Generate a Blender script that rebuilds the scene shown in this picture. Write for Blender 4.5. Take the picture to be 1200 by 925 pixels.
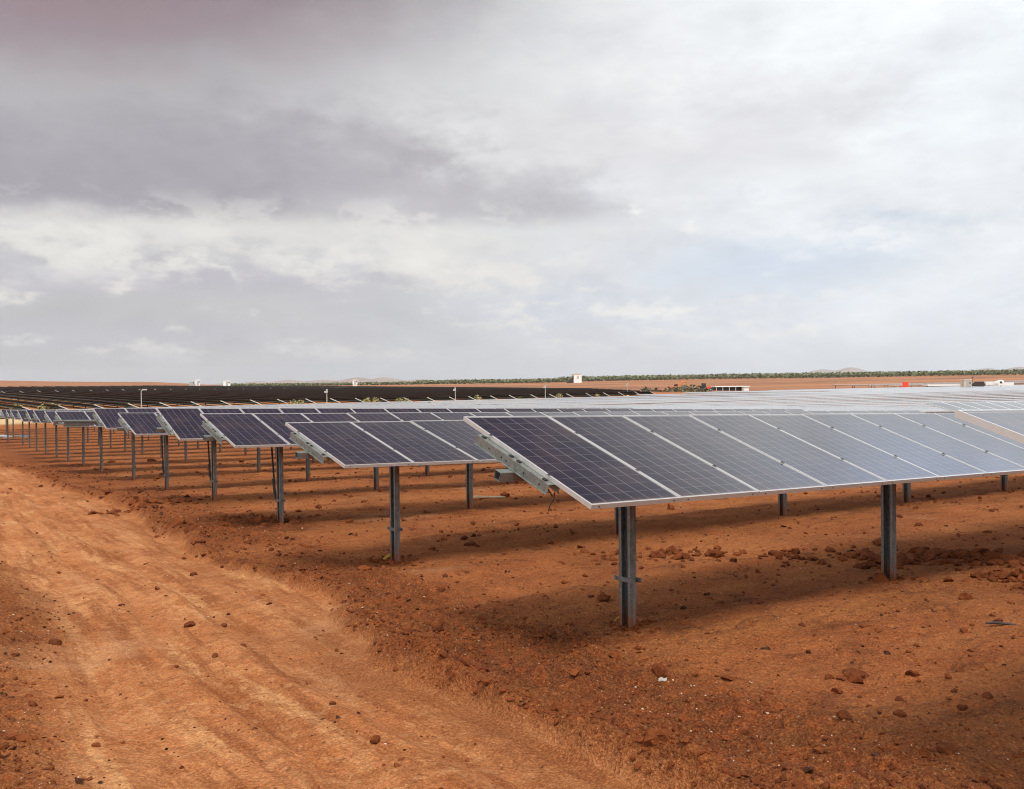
import bpy, math, random
import numpy as np
from mathutils import Matrix, Vector

# ------------------------------------------------------------------ scene, camera, sky, sun, exposure
for o in list(bpy.data.objects):
    bpy.data.objects.remove(o)
SC = bpy.context.scene
COL = SC.collection
rnd = random.Random(7)
rng = np.random.default_rng(11)
EZ = 2.31                                   # eye height above the soil at the first post

cam_d = bpy.data.cameras.new('camera')
cam = bpy.data.objects.new('camera', cam_d)
COL.objects.link(cam)
SC.camera = cam
cam_d.sensor_fit = 'HORIZONTAL'
cam_d.sensor_width = 36.0
cam_d.lens = 36.0 * 1114.0 / 1200.0
cam_d.clip_start = 0.05
cam_d.clip_end = 60000.0
_pitch, _roll = math.atan(14.5 / 1114.0), math.radians(0.6)
_F = Vector((0, math.cos(_pitch), -math.sin(_pitch)))
_R0 = Vector((1, 0, 0))
_U0 = _R0.cross(_F)
_R = math.cos(_roll) * _R0 - math.sin(_roll) * _U0
_U = math.cos(_roll) * _U0 + math.sin(_roll) * _R0
cam.matrix_world = Matrix(((_R.x, _U.x, -_F.x, 0), (_R.y, _U.y, -_F.y, 0), (_R.z, _U.z, -_F.z, EZ), (0, 0, 0, 1)))

SC.view_settings.view_transform = 'Standard'
SC.view_settings.look = 'None'
SC.view_settings.gamma = 1.0
SC.view_settings.exposure = 0.0
SC.view_settings.use_curve_mapping = False

SUN_EL, SUN_AZ = math.radians(63), math.radians(159)      # azimuth clockwise from +Y
sun_d = bpy.data.lights.new('sun', 'SUN')
sun_d.energy = 3.6
sun_d.angle = math.radians(19.0)                            # veiled by thin cloud
sun_d.color = (1.0, 0.94, 0.85)
sun = bpy.data.objects.new('sun', sun_d)
COL.objects.link(sun)
_sd = Vector((math.sin(SUN_AZ) * math.cos(SUN_EL), math.cos(SUN_AZ) * math.cos(SUN_EL), math.sin(SUN_EL)))
sun.rotation_euler = (-_sd).to_track_quat('-Z', 'Y').to_euler()
sun.location = (20, -30, 60)


class E:
    """Arithmetic on shader sockets, each operation one Math node."""
    nt = None

    def __init__(s, v):
        s.v = v

    @staticmethod
    def m(op, *a, clamp=False):
        n = E.nt.nodes.new('ShaderNodeMath')
        n.operation = op
        n.use_clamp = clamp
        for i, x in enumerate(a):
            x = x.v if isinstance(x, E) else x
            if isinstance(x, (int, float)):
                n.inputs[i].default_value = x
            else:
                E.nt.links.new(x, n.inputs[i])
        return E(n.outputs[0])

    def __add__(s, o): return E.m('ADD', s, o)
    def __radd__(s, o): return E.m('ADD', o, s)
    def __sub__(s, o): return E.m('SUBTRACT', s, o)
    def __rsub__(s, o): return E.m('SUBTRACT', o, s)
    def __mul__(s, o): return E.m('MULTIPLY', s, o)
    def __rmul__(s, o): return E.m('MULTIPLY', o, s)
    def __truediv__(s, o): return E.m('DIVIDE', s, o)
    def abs(s): return E.m('ABSOLUTE', s)
    def frac(s): return E.m('FRACT', s)
    def floor(s): return E.m('FLOOR', s)
    def pow(s, p): return E.m('POWER', s, p)
    def max(s, o): return E.m('MAXIMUM', s, o)
    def min(s, o): return E.m('MINIMUM', s, o)
    def lt(s, o): return E.m('LESS_THAN', s, o)
    def gt(s, o): return E.m('GREATER_THAN', s, o)

    def smooth(s, a, b, lo=0.0, hi=1.0):
        n = E.nt.nodes.new('ShaderNodeMapRange')
        n.interpolation_type = 'SMOOTHSTEP'
        for i, x in enumerate((s, a, b, lo, hi)):
            x = x.v if isinstance(x, E) else x
            if isinstance(x, (int, float)):
                n.inputs[i].default_value = x
            else:
                E.nt.links.new(x, n.inputs[i])
        return E(n.outputs[0])


def combine(x, y, z):
    n = E.nt.nodes.new('ShaderNodeCombineXYZ')
    for i, a in enumerate((x, y, z)):
        a = a.v if isinstance(a, E) else a
        if isinstance(a, (int, float)):
            n.inputs[i].default_value = a
        else:
            E.nt.links.new(a, n.inputs[i])
    return n.outputs[0]


def separate(v):
    n = E.nt.nodes.new('ShaderNodeSeparateXYZ')
    E.nt.links.new(v, n.inputs[0])
    return [E(n.outputs[i]) for i in range(3)]


def noise(vec, scale, detail=4.0, rough=0.55, dist=0.0, typ='FBM'):
    n = E.nt.nodes.new('ShaderNodeTexNoise')
    n.noise_dimensions = '3D'
    E.nt.links.new(vec, n.inputs['Vector'])
    n.inputs['Scale'].default_value = scale
    n.inputs['Detail'].default_value = detail
    n.inputs['Roughness'].default_value = rough
    n.inputs['Distortion'].default_value = dist
    return E(n.outputs['Fac'])


def voro(vec, scale, feature='F1', rand=1.0, out='Distance'):
    n = E.nt.nodes.new('ShaderNodeTexVoronoi')
    n.feature = feature
    E.nt.links.new(vec, n.inputs['Vector'])
    n.inputs['Scale'].default_value = scale
    n.inputs['Randomness'].default_value = rand
    return E(n.outputs[out]) if out == 'Distance' else n.outputs[out]


def _sock(n, sock, v):
    if isinstance(v, E):
        v = v.v
    if isinstance(v, (int, float)):
        sock.default_value = v
    elif isinstance(v, (tuple, list)):
        sock.default_value = (*v[:3], 1.0)
    else:
        E.nt.links.new(v, sock)


def mix(fac, a, b, mode='MIX'):
    n = E.nt.nodes.new('ShaderNodeMix')
    n.data_type = 'RGBA'
    n.blend_type = mode
    _sock(n, n.inputs[0], fac)
    _sock(n, n.inputs[6], a)
    _sock(n, n.inputs[7], b)
    return n.outputs[2]


def build_sky():
    w = bpy.data.worlds.new('World')
    SC.world = w
    w.use_nodes = True
    nt = w.node_tree
    E.nt = nt
    nt.nodes.clear()
    out = nt.nodes.new('ShaderNodeOutputWorld')
    bg = nt.nodes.new('ShaderNodeBackground')
    nt.links.new(bg.outputs[0], out.inputs[0])
    bg.inputs[1].default_value = 0.1
    sky = nt.nodes.new('ShaderNodeTexSky')
    sky.sky_type = 'NISHITA'
    sky.sun_disc = False
    sky.sun_elevation = SUN_EL
    sky.sun_rotation = SUN_AZ
    sky.dust_density = 3.0
    geo = nt.nodes.new('ShaderNodeNewGeometry')
    neg = nt.nodes.new('ShaderNodeVectorMath')
    neg.operation = 'SCALE'
    neg.inputs['Scale'].default_value = -1.0
    nt.links.new(geo.outputs['Incoming'], neg.inputs[0])
    d = neg.outputs[0]
    X, Y, Z = separate(d)
    az = E.m('ARCTAN2', X, Y) * 57.2958
    el = E.m('ARCSINE', Z) * 57.2958
    # cloud noise: stretched sideways the way a cloud deck looks near the horizon
    v1 = combine(az * 0.045, el * 0.16, 0.0)
    v2 = combine(az * 0.10, el * 0.20, 3.7)
    n1 = noise(v1, 1.0, 8, 0.58, 0.3) - 0.5
    n2 = noise(v2, 1.9, 10, 0.60, 0.1) - 0.5
    n3 = noise(combine(az * 0.16, el * 0.42, 9.1), 1.6, 10, 0.62, 0.0) - 0.5
    n4 = noise(combine(az * 0.20, el * 0.42, 15.3), 1.0, 10, 0.58, 0.1) - 0.5
    bil = 0.5 - (noise(combine(az * 0.17, el * 0.36, 21.7), 1.0, 9, 0.58, 0.1) - 0.5).abs() * 4.0
    azw = az + n1 * 14.0 + n4 * 9.0 + n2 * 3.0
    elw = el + n1 * 3.6 + n4 * 4.2 + n2 * 2.4 + bil * 0.5

    # clear gaps between the clouds: the real sky, above it the clouds layer by layer
    rt = az.smooth(-24, 26)
    low = mix(rt, (0.54, 0.53, 0.55), (0.84, 0.875, 0.92))
    high = mix(rt, (0.56, 0.555, 0.575), (0.90, 0.92, 0.935))
    col = mix(el.smooth(3, 14), low, high)

    def blob(col, a, e, wa, he, c, inner=0.45, k=1.0, wf=1.0):
        da = (azw * wf + az * (1 - wf) - a) / wa
        de = (elw * wf + el * (1 - wf) - e) / he
        r = (da * da + de * de).pow(0.5)
        return mix(r.smooth(1.15, inner, 0.0, k), col, c)

    def deck(col, a, e, wa, he, c, base=0.5, k=1.0):
        """a cloud with a flat-ish base at elevation e and a soft upper side"""
        da = (azw - a) / wa
        r = (da * da).smooth(1.0, 0.25)
        lower = (el + n4 * 2.2 + n2 * 1.2 + n1 * 1.0 + bil * 0.5 - e).smooth(-base, base)
        upper = (elw - e).smooth(he * 1.25, he * 0.35)
        return mix(r * lower * upper * k, col, c)

    # whole dome away from the photograph: broken bright cloud
    dome = mix((n1 * 1.6 + 0.5), (1.25, 1.25, 1.26), (1.85, 1.81, 1.74))
    col = mix(el.smooth(22, 48), col, dome)
    back = az.abs().smooth(48, 95)
    col = mix(back, col, mix(n1 * 1.5 + 0.5, (1.15, 1.15, 1.18), (1.75, 1.71, 1.65)))
    # clear blue patches low on the right
    blue = n3.smooth(-0.02, 0.22)
    col = mix(blue * el.smooth(0.5, 4.0) * el.smooth(15, 8) * az.smooth(-10, 12) * 0.4, col, mix(0.25, (0.56, 0.65, 0.78), (0.70, 0.74, 0.80)))
    col = mix(az.smooth(0, 22) * el.smooth(10, 22) * 0.85, col, (0.96, 0.985, 1.0))
    col = blob(col, 27, 15, 15, 8, (0.86, 0.90, 0.93), 0.1, 0.8)
    col = blob(col, 15, 6.6, 9, 2.5, (0.655, 0.735, 0.845), 0.1, 0.85)
    col = blob(col, 4, 4.6, 9, 1.6, (0.64, 0.68, 0.75), 0.2, 0.6)
    # the bright cloud mass in the middle
    col = blob(col, -4, 13.0, 9, 6.0, (0.80, 0.805, 0.80), 0.1, 0.95)
    col = blob(col, -19, 8.6, 20, 2.6, (0.78, 0.77, 0.745), 0.2, 0.95)
    col = blob(col, -5, 8.0, 10, 2.2, (0.80, 0.795, 0.78), 0.2, 0.85)
    # grey decks
    col = deck(col, 10, 12.2, 15, 5.5, (0.76, 0.75, 0.775), 0.9, 0.7)
    col = deck(col, -4, 9.6, 11.5, 3.4, (0.52, 0.505, 0.54), 0.6, 0.85)
    col = deck(col, -24, 9.6, 14, 6.5, (0.40, 0.38, 0.425), 0.7, 0.95)
    col = deck(col, -13, 11.5, 12, 5.0, (0.42, 0.40, 0.44), 1.2, 0.85)
    col = deck(col, -22, 5.5, 17, 2.2, (0.54, 0.525, 0.575), 0.5, 0.75)
    col = deck(col, -25, 2.4, 15, 1.5, (0.55, 0.555, 0.60), 0.4, 0.65)
    # the dark mauve cloud overhead on the left
    col = blob(col, -30, 27, 38, 13.5, (0.345, 0.315, 0.345), 0.35, 0.95)
    col = blob(col, -26, 21.5, 24, 5.0, (0.315, 0.235, 0.262), 0.15, 0.9)
    col = blob(col, -14, 45, 60, 22, (0.145, 0.122, 0.165), 0.68, 1.0, 0.3)  # above the view, added so the tilted modules mirror a dark sky
    col = blob(col, 51, 27, 26, 13, (1.20, 1.50, 2.10), 0.45, 1.0, 0.5)  # bright bluish patch right of the view, added to give the modules their sheen
    # cumulus puffs catching the light
    puff = (n3 + n2 * 0.7 + n4 * 0.3).smooth(0.015, 0.20)
    band = el.smooth(0.8, 2.4) * el.smooth(8.6, 5.0)
    col = mix(puff * band * az.smooth(26, 2) * 0.75, col, (0.84, 0.80, 0.75))
    col = mix(puff * band * az.smooth(-6, 12) * 0.55, col, (0.90, 0.90, 0.89))
    p2 = (n2 + n3 * 0.5).smooth(0.0, 0.10)
    col = mix(p2 * ((az - 8.5) / 3.2).pow(2.0).smooth(1.0, 0.3) * ((el - 9.3) / 1.7).pow(2.0).smooth(1.0, 0.2) * 0.9, col, (0.90, 0.91, 0.90))
    col = mix(p2 * ((az - 23) / 5.0).pow(2.0).smooth(1.0, 0.3) * ((el - 8.4) / 1.6).pow(2.0).smooth(1.0, 0.2) * 0.7, col, (0.93, 0.94, 0.94))
    # broken cream edges along the light bands, thin grey scud below
    edge = (bil * 0.6 + n4 * 1.1).smooth(0.10, 0.34)
    col = mix(edge * el.smooth(5.0, 7.0) * el.smooth(11.6, 9.0) * az.smooth(10, -2) * 0.7, col, (0.83, 0.81, 0.77))
    scud = (n4 * 1.2 - bil * 0.35 + n1 * 0.6).smooth(0.02, 0.22)
    col = mix(scud * el.smooth(1.2, 3.0) * el.smooth(9, 6) * 0.40, col, mix(rt, (0.55, 0.54, 0.585), (0.72, 0.765, 0.83)))
    # horizon veil
    col = mix(el.smooth(2.6, 0.1, 0.0, 0.6), col, mix(rt, (0.58, 0.575, 0.59), (0.86, 0.90, 0.95)))
    # relief inside the cloud
    col = mix(1.0, col, mix((n4 * 1.3 + n2 * 0.9 + n1 * 0.8 + 0.5), (0.875, 0.875, 0.885), (1.115, 1.115, 1.105)), 'MULTIPLY')
    col = mix(rt * 0.5, col, (1.05, 1.06, 1.07), 'MULTIPLY')
    g = nt.nodes.new('ShaderNodeVectorMath')
    g.operation = 'SCALE'
    g.inputs['Scale'].default_value = 10.0
    nt.links.new(col, g.inputs[0])
    clear = n2.smooth(0.16, 0.40) * 0.35
    nt.links.new(mix(clear, g.outputs[0], sky.outputs[0]), bg.inputs[0])


build_sky()


# ------------------------------------------------------------------ helpers
RAZ = math.radians(53.938)                  # heading of the tracker rows, clockwise from +Y
RSL = math.radians(-1.34)                   # the rows fall gently to the right
RV = np.array([math.sin(RAZ), math.cos(RAZ)])
PV = np.array([-math.cos(RAZ), math.sin(RAZ)])
ROT = math.pi / 2 - RAZ
MW, ML, GAP = 1.000, 1.956, 0.012
STEP = MW + GAP


def material(name):
    m = bpy.data.materials.new(name)
    m.use_nodes = True
    nt = m.node_tree
    E.nt = nt
    b = nt.nodes['Principled BSDF']
    return m, nt, b


def setp(b, key, v):
    s = b.inputs[key]
    if isinstance(v, E):
        v = v.v
    if isinstance(v, (int, float)):
        s.default_value = v
    elif isinstance(v, (tuple, list)):
        s.default_value = (*v[:3], 1.0)
    else:
        E.nt.links.new(v, s)


def objcoord():
    return E.nt.nodes.new('ShaderNodeTexCoord').outputs['Object']


def attr(name):
    n = E.nt.nodes.new('ShaderNodeAttribute')
    n.attribute_name = name
    return E(n.outputs['Fac'])


def bump(b, h, strength, dist):
    n = E.nt.nodes.new('ShaderNodeBump')
    n.inputs['Strength'].default_value = strength
    n.inputs['Distance'].default_value = dist
    _sock(n, n.inputs['Height'], h)
    E.nt.links.new(n.outputs[0], b.inputs['Normal'])


def simple(name, c, rough=0.6, metal=0.0, var=0.12, scale=6.0):
    m, nt, b = material(name)
    n = noise(objcoord(), scale, 5, 0.6)
    setp(b, 'Base Color', mix(n.smooth(0.3, 0.7), tuple(x * (1 - var) for x in c), tuple(x * (1 + var) for x in c)))
    setp(b, 'Roughness', rough)
    setp(b, 'Metallic', metal)
    return m


def new_mesh(name, v, f, mat=None, parent=None, smooth=False, uv=None, mats=None, fm=None):
    me = bpy.data.meshes.new(name)
    me.from_pydata([tuple(map(float, p)) for p in v], [], [tuple(map(int, q)) for q in f])
    for x in (mats or [mat]):
        me.materials.append(x)
    if fm is not None:
        me.polygons.foreach_set('material_index', fm)
    if smooth:
        me.polygons.foreach_set('use_smooth', [True] * len(me.polygons))
    if uv is not None:
        lay = me.uv_layers.new(name='UVMap')
        lay.data.foreach_set('uv', np.asarray(uv, np.float32).ravel())
    me.update()
    o = bpy.data.objects.new(name, me)
    COL.objects.link(o)
    if parent:
        o.parent = parent
    return o


def bulk_mesh(name, V, F, mats, fm=None, smooth=True):
    """V (n,3) and F (m,k) arrays -> object, quick for large meshes"""
    me = bpy.data.meshes.new(name)
    k = F.shape[1]
    me.vertices.add(len(V))
    me.vertices.foreach_set('co', V.astype(np.float32).ravel())
    me.loops.add(F.size)
    me.loops.foreach_set('vertex_index', F.astype(np.int32).ravel())
    me.polygons.add(len(F))
    me.polygons.foreach_set('loop_start', np.arange(0, F.size, k, dtype=np.int32))
    for x in mats:
        me.materials.append(x)
    if fm is not None:
        me.polygons.foreach_set('material_index', np.asarray(fm, np.int32))
    me.polygons.foreach_set('use_smooth', np.full(len(F), smooth))
    me.update(calc_edges=True)
    o = bpy.data.objects.new(name, me)
    COL.objects.link(o)
    return o


class MB:
    """collects boxes and prisms for one mesh"""
    def __init__(s):
        s.v, s.f, s.m, s.uv = [], [], [], []

    def face(s, pts, m=0, uv=None):
        k = len(s.v)
        s.v += [tuple(p) for p in pts]
        s.f.append(tuple(range(k, k + len(pts))))
        s.m.append(m)
        s.uv += list(uv) if uv else [(0, 0)] * len(pts)

    def box(s, a, b, m=0, M=None, skip=()):
        (x0, y0, z0), (x1, y1, z1) = a, b
        P = [(x0, y0, z0), (x1, y0, z0), (x1, y1, z0), (x0, y1, z0), (x0, y0, z1), (x1, y0, z1), (x1, y1, z1), (x0, y1, z1)]
        if M is not None:
            P = [tuple(M @ Vector(p)) for p in P]
        for i, q in enumerate(((0, 3, 2, 1), (4, 5, 6, 7), (0, 1, 5, 4), (1, 2, 6, 5), (2, 3, 7, 6), (3, 0, 4, 7))):
            if i not in skip:
                s.face([P[j] for j in q], m)

    def prism(s, prof, z0, z1, m=0, M=None, cap=True):
        """closed profile [(x,y)] counter-clockwise extruded along z"""
        n = len(prof)
        A = [(x, y, z0) for x, y in prof]
        B = [(x, y, z1) for x, y in prof]
        if M is not None:
            A = [tuple(M @ Vector(p)) for p in A]
            B = [tuple(M @ Vector(p)) for p in B]
        for i in range(n):
            j = (i + 1) % n
            s.face([A[i], A[j], B[j], B[i]], m)
        if cap:
            s.face(A[::-1], m)
            s.face(B, m)

    def tube(s, pts, r, m=0, n=8):
        pts = [Vector(p) for p in pts]
        rings = []
        for i, p in enumerate(pts):
            t = (pts[min(i + 1, len(pts) - 1)] - pts[max(i - 1, 0)]).normalized()
            a = t.orthogonal().normalized()
            b = t.cross(a)
            rr = r[i] if isinstance(r, (list, tuple)) else r
            rings.append([p + rr * (math.cos(2 * math.pi * k / n) * a + math.sin(2 * math.pi * k / n) * b) for k in range(n)])
        for i in range(len(rings) - 1):
            for k in range(n):
                j = (k + 1) % n
                s.face([rings[i][k], rings[i][j], rings[i + 1][j], rings[i + 1][k]], m)
        s.face(rings[0][::-1], m)
        s.face(rings[-1], m)

    def build(s, name, mats, parent=None, smooth=False):
        mats = mats if isinstance(mats, (list, tuple)) else [mats]
        o = new_mesh(name, s.v, s.f, None, parent, smooth, s.uv, mats, s.m)
        return o


def empty(name, loc, rz=0.0, label=None, cat=None, group=None):
    o = bpy.data.objects.new(name, None)
    COL.objects.link(o)
    o.empty_display_size = 0.2
    o.location = loc
    o.rotation_euler = (0, 0, rz)
    tag(o, label, cat, group)
    return o


def tag(o, label=None, cat=None, group=None, kind=None):
    if label: o['label'] = label
    if cat: o['category'] = cat
    if group: o['group'] = group
    if kind: o['kind'] = kind
    return o


def child(name, me, parent, M):
    o = bpy.data.objects.new(name, me)
    COL.objects.link(o)
    o.parent = parent
    o.matrix_basis = M
    return o


def hash2(ix, iy, seed):
    h = (ix.astype(np.int64) * 374761393 + iy.astype(np.int64) * 668265263 + seed * 2147483647) & 0xFFFFFFFF
    h = ((h ^ (h >> 13)) * 1274126177) & 0xFFFFFFFF
    h = (h ^ (h >> 16)) & 0xFFFF
    return h / 65535.0


def vnoise(x, y, seed=0):
    ix, iy = np.floor(x), np.floor(y)
    fx, fy = x - ix, y - iy
    fx = fx * fx * fx * (fx * (fx * 6 - 15) + 10)
    fy = fy * fy * fy * (fy * (fy * 6 - 15) + 10)
    a = hash2(ix, iy, seed); b = hash2(ix + 1, iy, seed); c = hash2(ix, iy + 1, seed); d = hash2(ix + 1, iy + 1, seed)
    return (a * (1 - fx) + b * fx) * (1 - fy) + (c * (1 - fx) + d * fx) * fy - 0.5


def fbm(x, y, octs=4, gain=0.5, seed=0):
    s, a, t = 0.0, 1.0, 0.0
    for k in range(octs):
        cx, sx = math.cos(0.7 * k + seed), math.sin(0.7 * k + seed)
        s = s + a * vnoise((cx * x - sx * y) * 2 ** k + 17.3 * k, (sx * x + cx * y) * 2 ** k - 9.1 * k, seed + k)
        t += a
        a *= gain
    return s / t * 2.0


def sstep(x, a, b):
    t = np.clip((x - a) / (b - a), 0, 1)
    return t * t * (3 - 2 * t)


# ------------------------------------------------------------------ the lie of the land
_NEAR=[(1.0,2.18),(5,2.22),(8.9,2.31),(13.4,2.50),(17.8,2.62),(22.3,2.75),(26.7,2.92),(31.2,3.06),(35.6,3.22),(40,3.37),(44.5,3.52),(49,3.68),(53.4,3.82),(58,3.96)]
_FAR={-0.60:[(85,4.3),(105,4.25),(130,3.7),(155,3.2),(250,2.2),(400,.4),(500,-.6),(700,-3.5),(900,-7.8),(1100,-8),(2000,5),(4000,10),(16000,10)],
 -0.40:[(85,4.3),(105,4.25),(130,3.7),(155,3.2),(250,2.3),(400,1.0),(500,.2),(700,-1.8),(900,-4.4),(1100,-4.5),(2000,5),(4000,10),(16000,10)],
 -0.27:[(85,4.3),(105,4.3),(130,3.8),(155,3.2),(300,2.2),(500,1.5),(700,1.0),(900,1.0),(1300,3),(4000,10),(16000,10)],
 0.0:[(85,4.4),(105,4.5),(140,4.4),(186,3.25),(260,3.0),(350,2.4),(500,1.2),(700,.6),(900,.2),(1300,3),(4000,10),(16000,10)],
 0.126:[(85,4.4),(105,4.6),(140,4.4),(205,3.1),(260,3.0),(350,2.4),(500,.6),(700,-.6),(900,-1.2),(1300,3),(4000,10),(16000,10)],
 0.27:[(85,4.4),(120,4.6),(200,4.3),(260,4.0),(350,3.0),(500,.9),(700,-1.3),(900,-1.6),(1300,3),(4000,10),(16000,10)],
 0.60:[(85,4.4),(120,4.6),(200,4.5),(260,4.3),(320,4.0),(400,2.6),(500,1.1),(700,-2.4),(900,-2.8),(1300,3),(4000,10),(16000,10)]}
_TU=np.array(sorted(_FAR)); _LY=np.linspace(0,np.log(16000),1200); _TAB=[]
for _u in _TU:
    _c=np.array(_NEAR+_FAR[_u]); _v=np.interp(_LY,np.log(_c[:,0]),EZ-_c[:,1])
    _k=np.exp(-.5*(np.arange(-24,25)/9.)**2); _k/=_k.sum()
    _TAB.append(np.convolve(np.pad(_v,24,mode='edge'),_k,'valid'))
_TAB=np.array(_TAB)
def terrain(X,Y):
    X=np.asarray(X,float);Y=np.asarray(Y,float)
    d=np.maximum(Y,1.0); u=np.clip(X/np.maximum(d,20.0),_TU[0],_TU[-1])
    i=np.clip(np.searchsorted(_TU,u)-1,0,len(_TU)-2)
    f=(u-_TU[i])/(_TU[i+1]-_TU[i]); f=f*f*(3-2*f)
    g=np.clip(np.log(d)/_LY[-1]*(len(_LY)-1),0,len(_LY)-1.001); j=g.astype(int); h=g-j
    A=_TAB[i,j]*(1-h)+_TAB[i,j+1]*h; B=_TAB[i+1,j]*(1-h)+_TAB[i+1,j+1]*h
    return A*(1-f)+B*f


_ER = np.array([(-60, 100), (-40, 69), (-22.9, 42.4), (-15.4, 31.7), (-8.1, 20.2), (-4.88, 14.6), (-3.5, 12.9), (-2.55, 11.6), (-1.85, 10.5), (-1.38, 9.24), (-0.90, 7.94), (-0.27, 6.87), (0.21, 6.35), (0.62, 5.91), (1.1, 5.39), (1.7, 4.7), (2.9, 3.2), (5.5, 0.0), (12, -8)])[::-1]
_EL = np.array([(-70, 100), (-50, 69), (-31, 42.4), (-15.2, 21.0), (-7.55, 13.93), (-5.74, 10.86), (-4.2, 8.2), (-3.27, 6.32), (-2.5, 5.24), (-1.5, 3.2), (0.6, 0.0), (5, -8)])[::-1]


def masks(X, Y):
    """road, rough verge and pale patches at a point of the ground"""
    wob = 0.22 * fbm(X * 0.9, Y * 0.9, 4, 0.55, 3) + 0.45 * fbm(X * 0.25, Y * 0.25, 2, 0.5, 5)
    xr = np.interp(Y, _ER[:, 1], _ER[:, 0])
    xl = np.interp(Y, _EL[:, 1], _EL[:, 0])
    dr = (xr - X) * 0.84 + wob * 0.8            # >0 on the road side of its right edge
    dl = (X - xl) * 0.84 + wob
    road = sstep(dr, -0.08, 0.12) * sstep(dl, -0.2, 0.5)
    cut = np.exp(-((dr + 0.12) / 0.16) ** 2)    # the little bank along the right edge
    vw = np.interp(Y, [4, 7, 9, 12, 20, 40], [1.5, 1.7, 1.6, 1.5, 2.2, 3.0])
    verge = sstep(dr, 0.10, -0.10) * sstep(dr, -vw * 1.35, -vw * 0.55)
    left = sstep(dl, 0.35, -0.15)
    nn = fbm(X * 0.55 + 31, Y * 0.55, 3, 0.55, 8)
    rough = np.clip(verge * (0.80 + 0.9 * nn) + 0.55 * left, 0, 1)
    patch = sstep(fbm(X * 0.38 - 7, Y * 0.38 + 3, 3, 0.5, 21), 0.22, 0.55) * (1 - road)
    rough = np.clip(rough + 0.45 * patch * sstep(dr, 0.0, -1.0), 0, 1)
    return road, rough, cut, dr, dl


def relief(X, Y):
    """height of ruts, clods and banks above the smooth terrain"""
    road, rough, cut, dr, dl = masks(X, Y)
    R = np.hypot(X, Y)
    near = sstep(R, 90, 30)
    a, b = X * RV[0] + Y * RV[1], X * PV[0] + Y * PV[1]
    h = 0.05 * fbm(X * 0.35, Y * 0.35, 3, 0.5, 1)
    h = h + 0.075 * (1 - road) * fbm(a * 0.16, b * 0.85, 3, 0.55, 12)       # wheel ridges between the rows
    h = h + 0.035 * (1 - road) * fbm(X * 2.2, Y * 2.2, 3, 0.55, 14)
    cl = fbm(X * 6.5, Y * 6.5, 4, 0.6, 2)
    h = h + rough * (0.085 * np.maximum(cl, -0.15) + 0.075 * np.maximum(fbm(X * 2.6, Y * 2.6, 3, 0.55, 4), -0.1))
    h = h + (1 - road) * 0.018 * fbm(X * 9, Y * 11, 3, 0.6, 6)
    h = h - 0.085 * road + 0.115 * cut * (0.75 + 0.7 * fbm(X * 1.7, Y * 1.7, 2, 0.5, 9))
    # wheel ruts along the road
    lane = (1.31 - 0.649 * (Y - 5.08) - X) * 0.84 + 0.14 * fbm(X * 0.25, Y * 0.25, 2, 0.5, 15)
    for c, w in ((0.95, 0.17), (2.40, 0.2), (1.65, 0.12)):
        h = h - 0.042 * road * np.exp(-((lane - c) / w) ** 2) + 0.024 * road * np.exp(-((lane - c - 1.6 * w) / (0.6 * w)) ** 2)
    s_ = Y * 1.19 + 0.15 * fbm(X * 0.5, Y * 0.5, 2, 0.5, 19)
    for c, w, sd in ((1.00, 0.20, 31), (2.45, 0.22, 33), (1.75, 0.18, 35)):
        q = lane - c
        bar = sstep(np.sin(6.2832 * (s_ / 0.15 + np.abs(q) * 3.5)), -0.1, 0.5)
        on = sstep(fbm(X * 0.45 + sd, Y * 0.45, 3, 0.55, sd), -0.15, 0.2)
        h = h - 0.007 * road * bar * on * np.exp(-(q / w) ** 4)
    h = h - 0.045 * road * np.exp(-((dr - 0.30) / 0.26) ** 2) * sstep(Y, 9.5, 7.0)
    ln = fbm(lane * 4.5, s_ * 0.35, 3, 0.6, 23)
    h = h + road * 0.018 * ln
    h = h + road * (0.020 * fbm(X * 2.6, Y * 2.6, 4, 0.55, 16) + 0.004 * fbm(X * 14, Y * 14, 2, 0.5, 17))
    return h * near


def ground_z(x, y):
    x, y = np.atleast_1d(np.asarray(x, float)), np.atleast_1d(np.asarray(y, float))
    return float((terrain(x, y) + relief(x, y))[0])


# ------------------------------------------------------------------ materials
def soil_colour(fine=True):
    """the colour nodes the soil and its clods share; returns colour socket and height"""
    co = objcoord()
    x, y, z = separate(co)
    a = x * float(RV[0]) + y * float(RV[1])
    b = x * float(PV[0]) + y * float(PV[1])
    n_big = noise(co, 0.22, 4, 0.55)
    n_mid = noise(co, 1.1, 5, 0.6, 0.3)
    n_sm = noise(co, 7.0, 5, 0.62)
    n_fine = noise(co, 55.0, 4, 0.65)
    streak = noise(combine(a * 0.22, b * 1.5, 0.0), 1.0, 6, 0.6)
    return co, a, b, n_big, n_mid, n_sm, n_fine, streak


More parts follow.
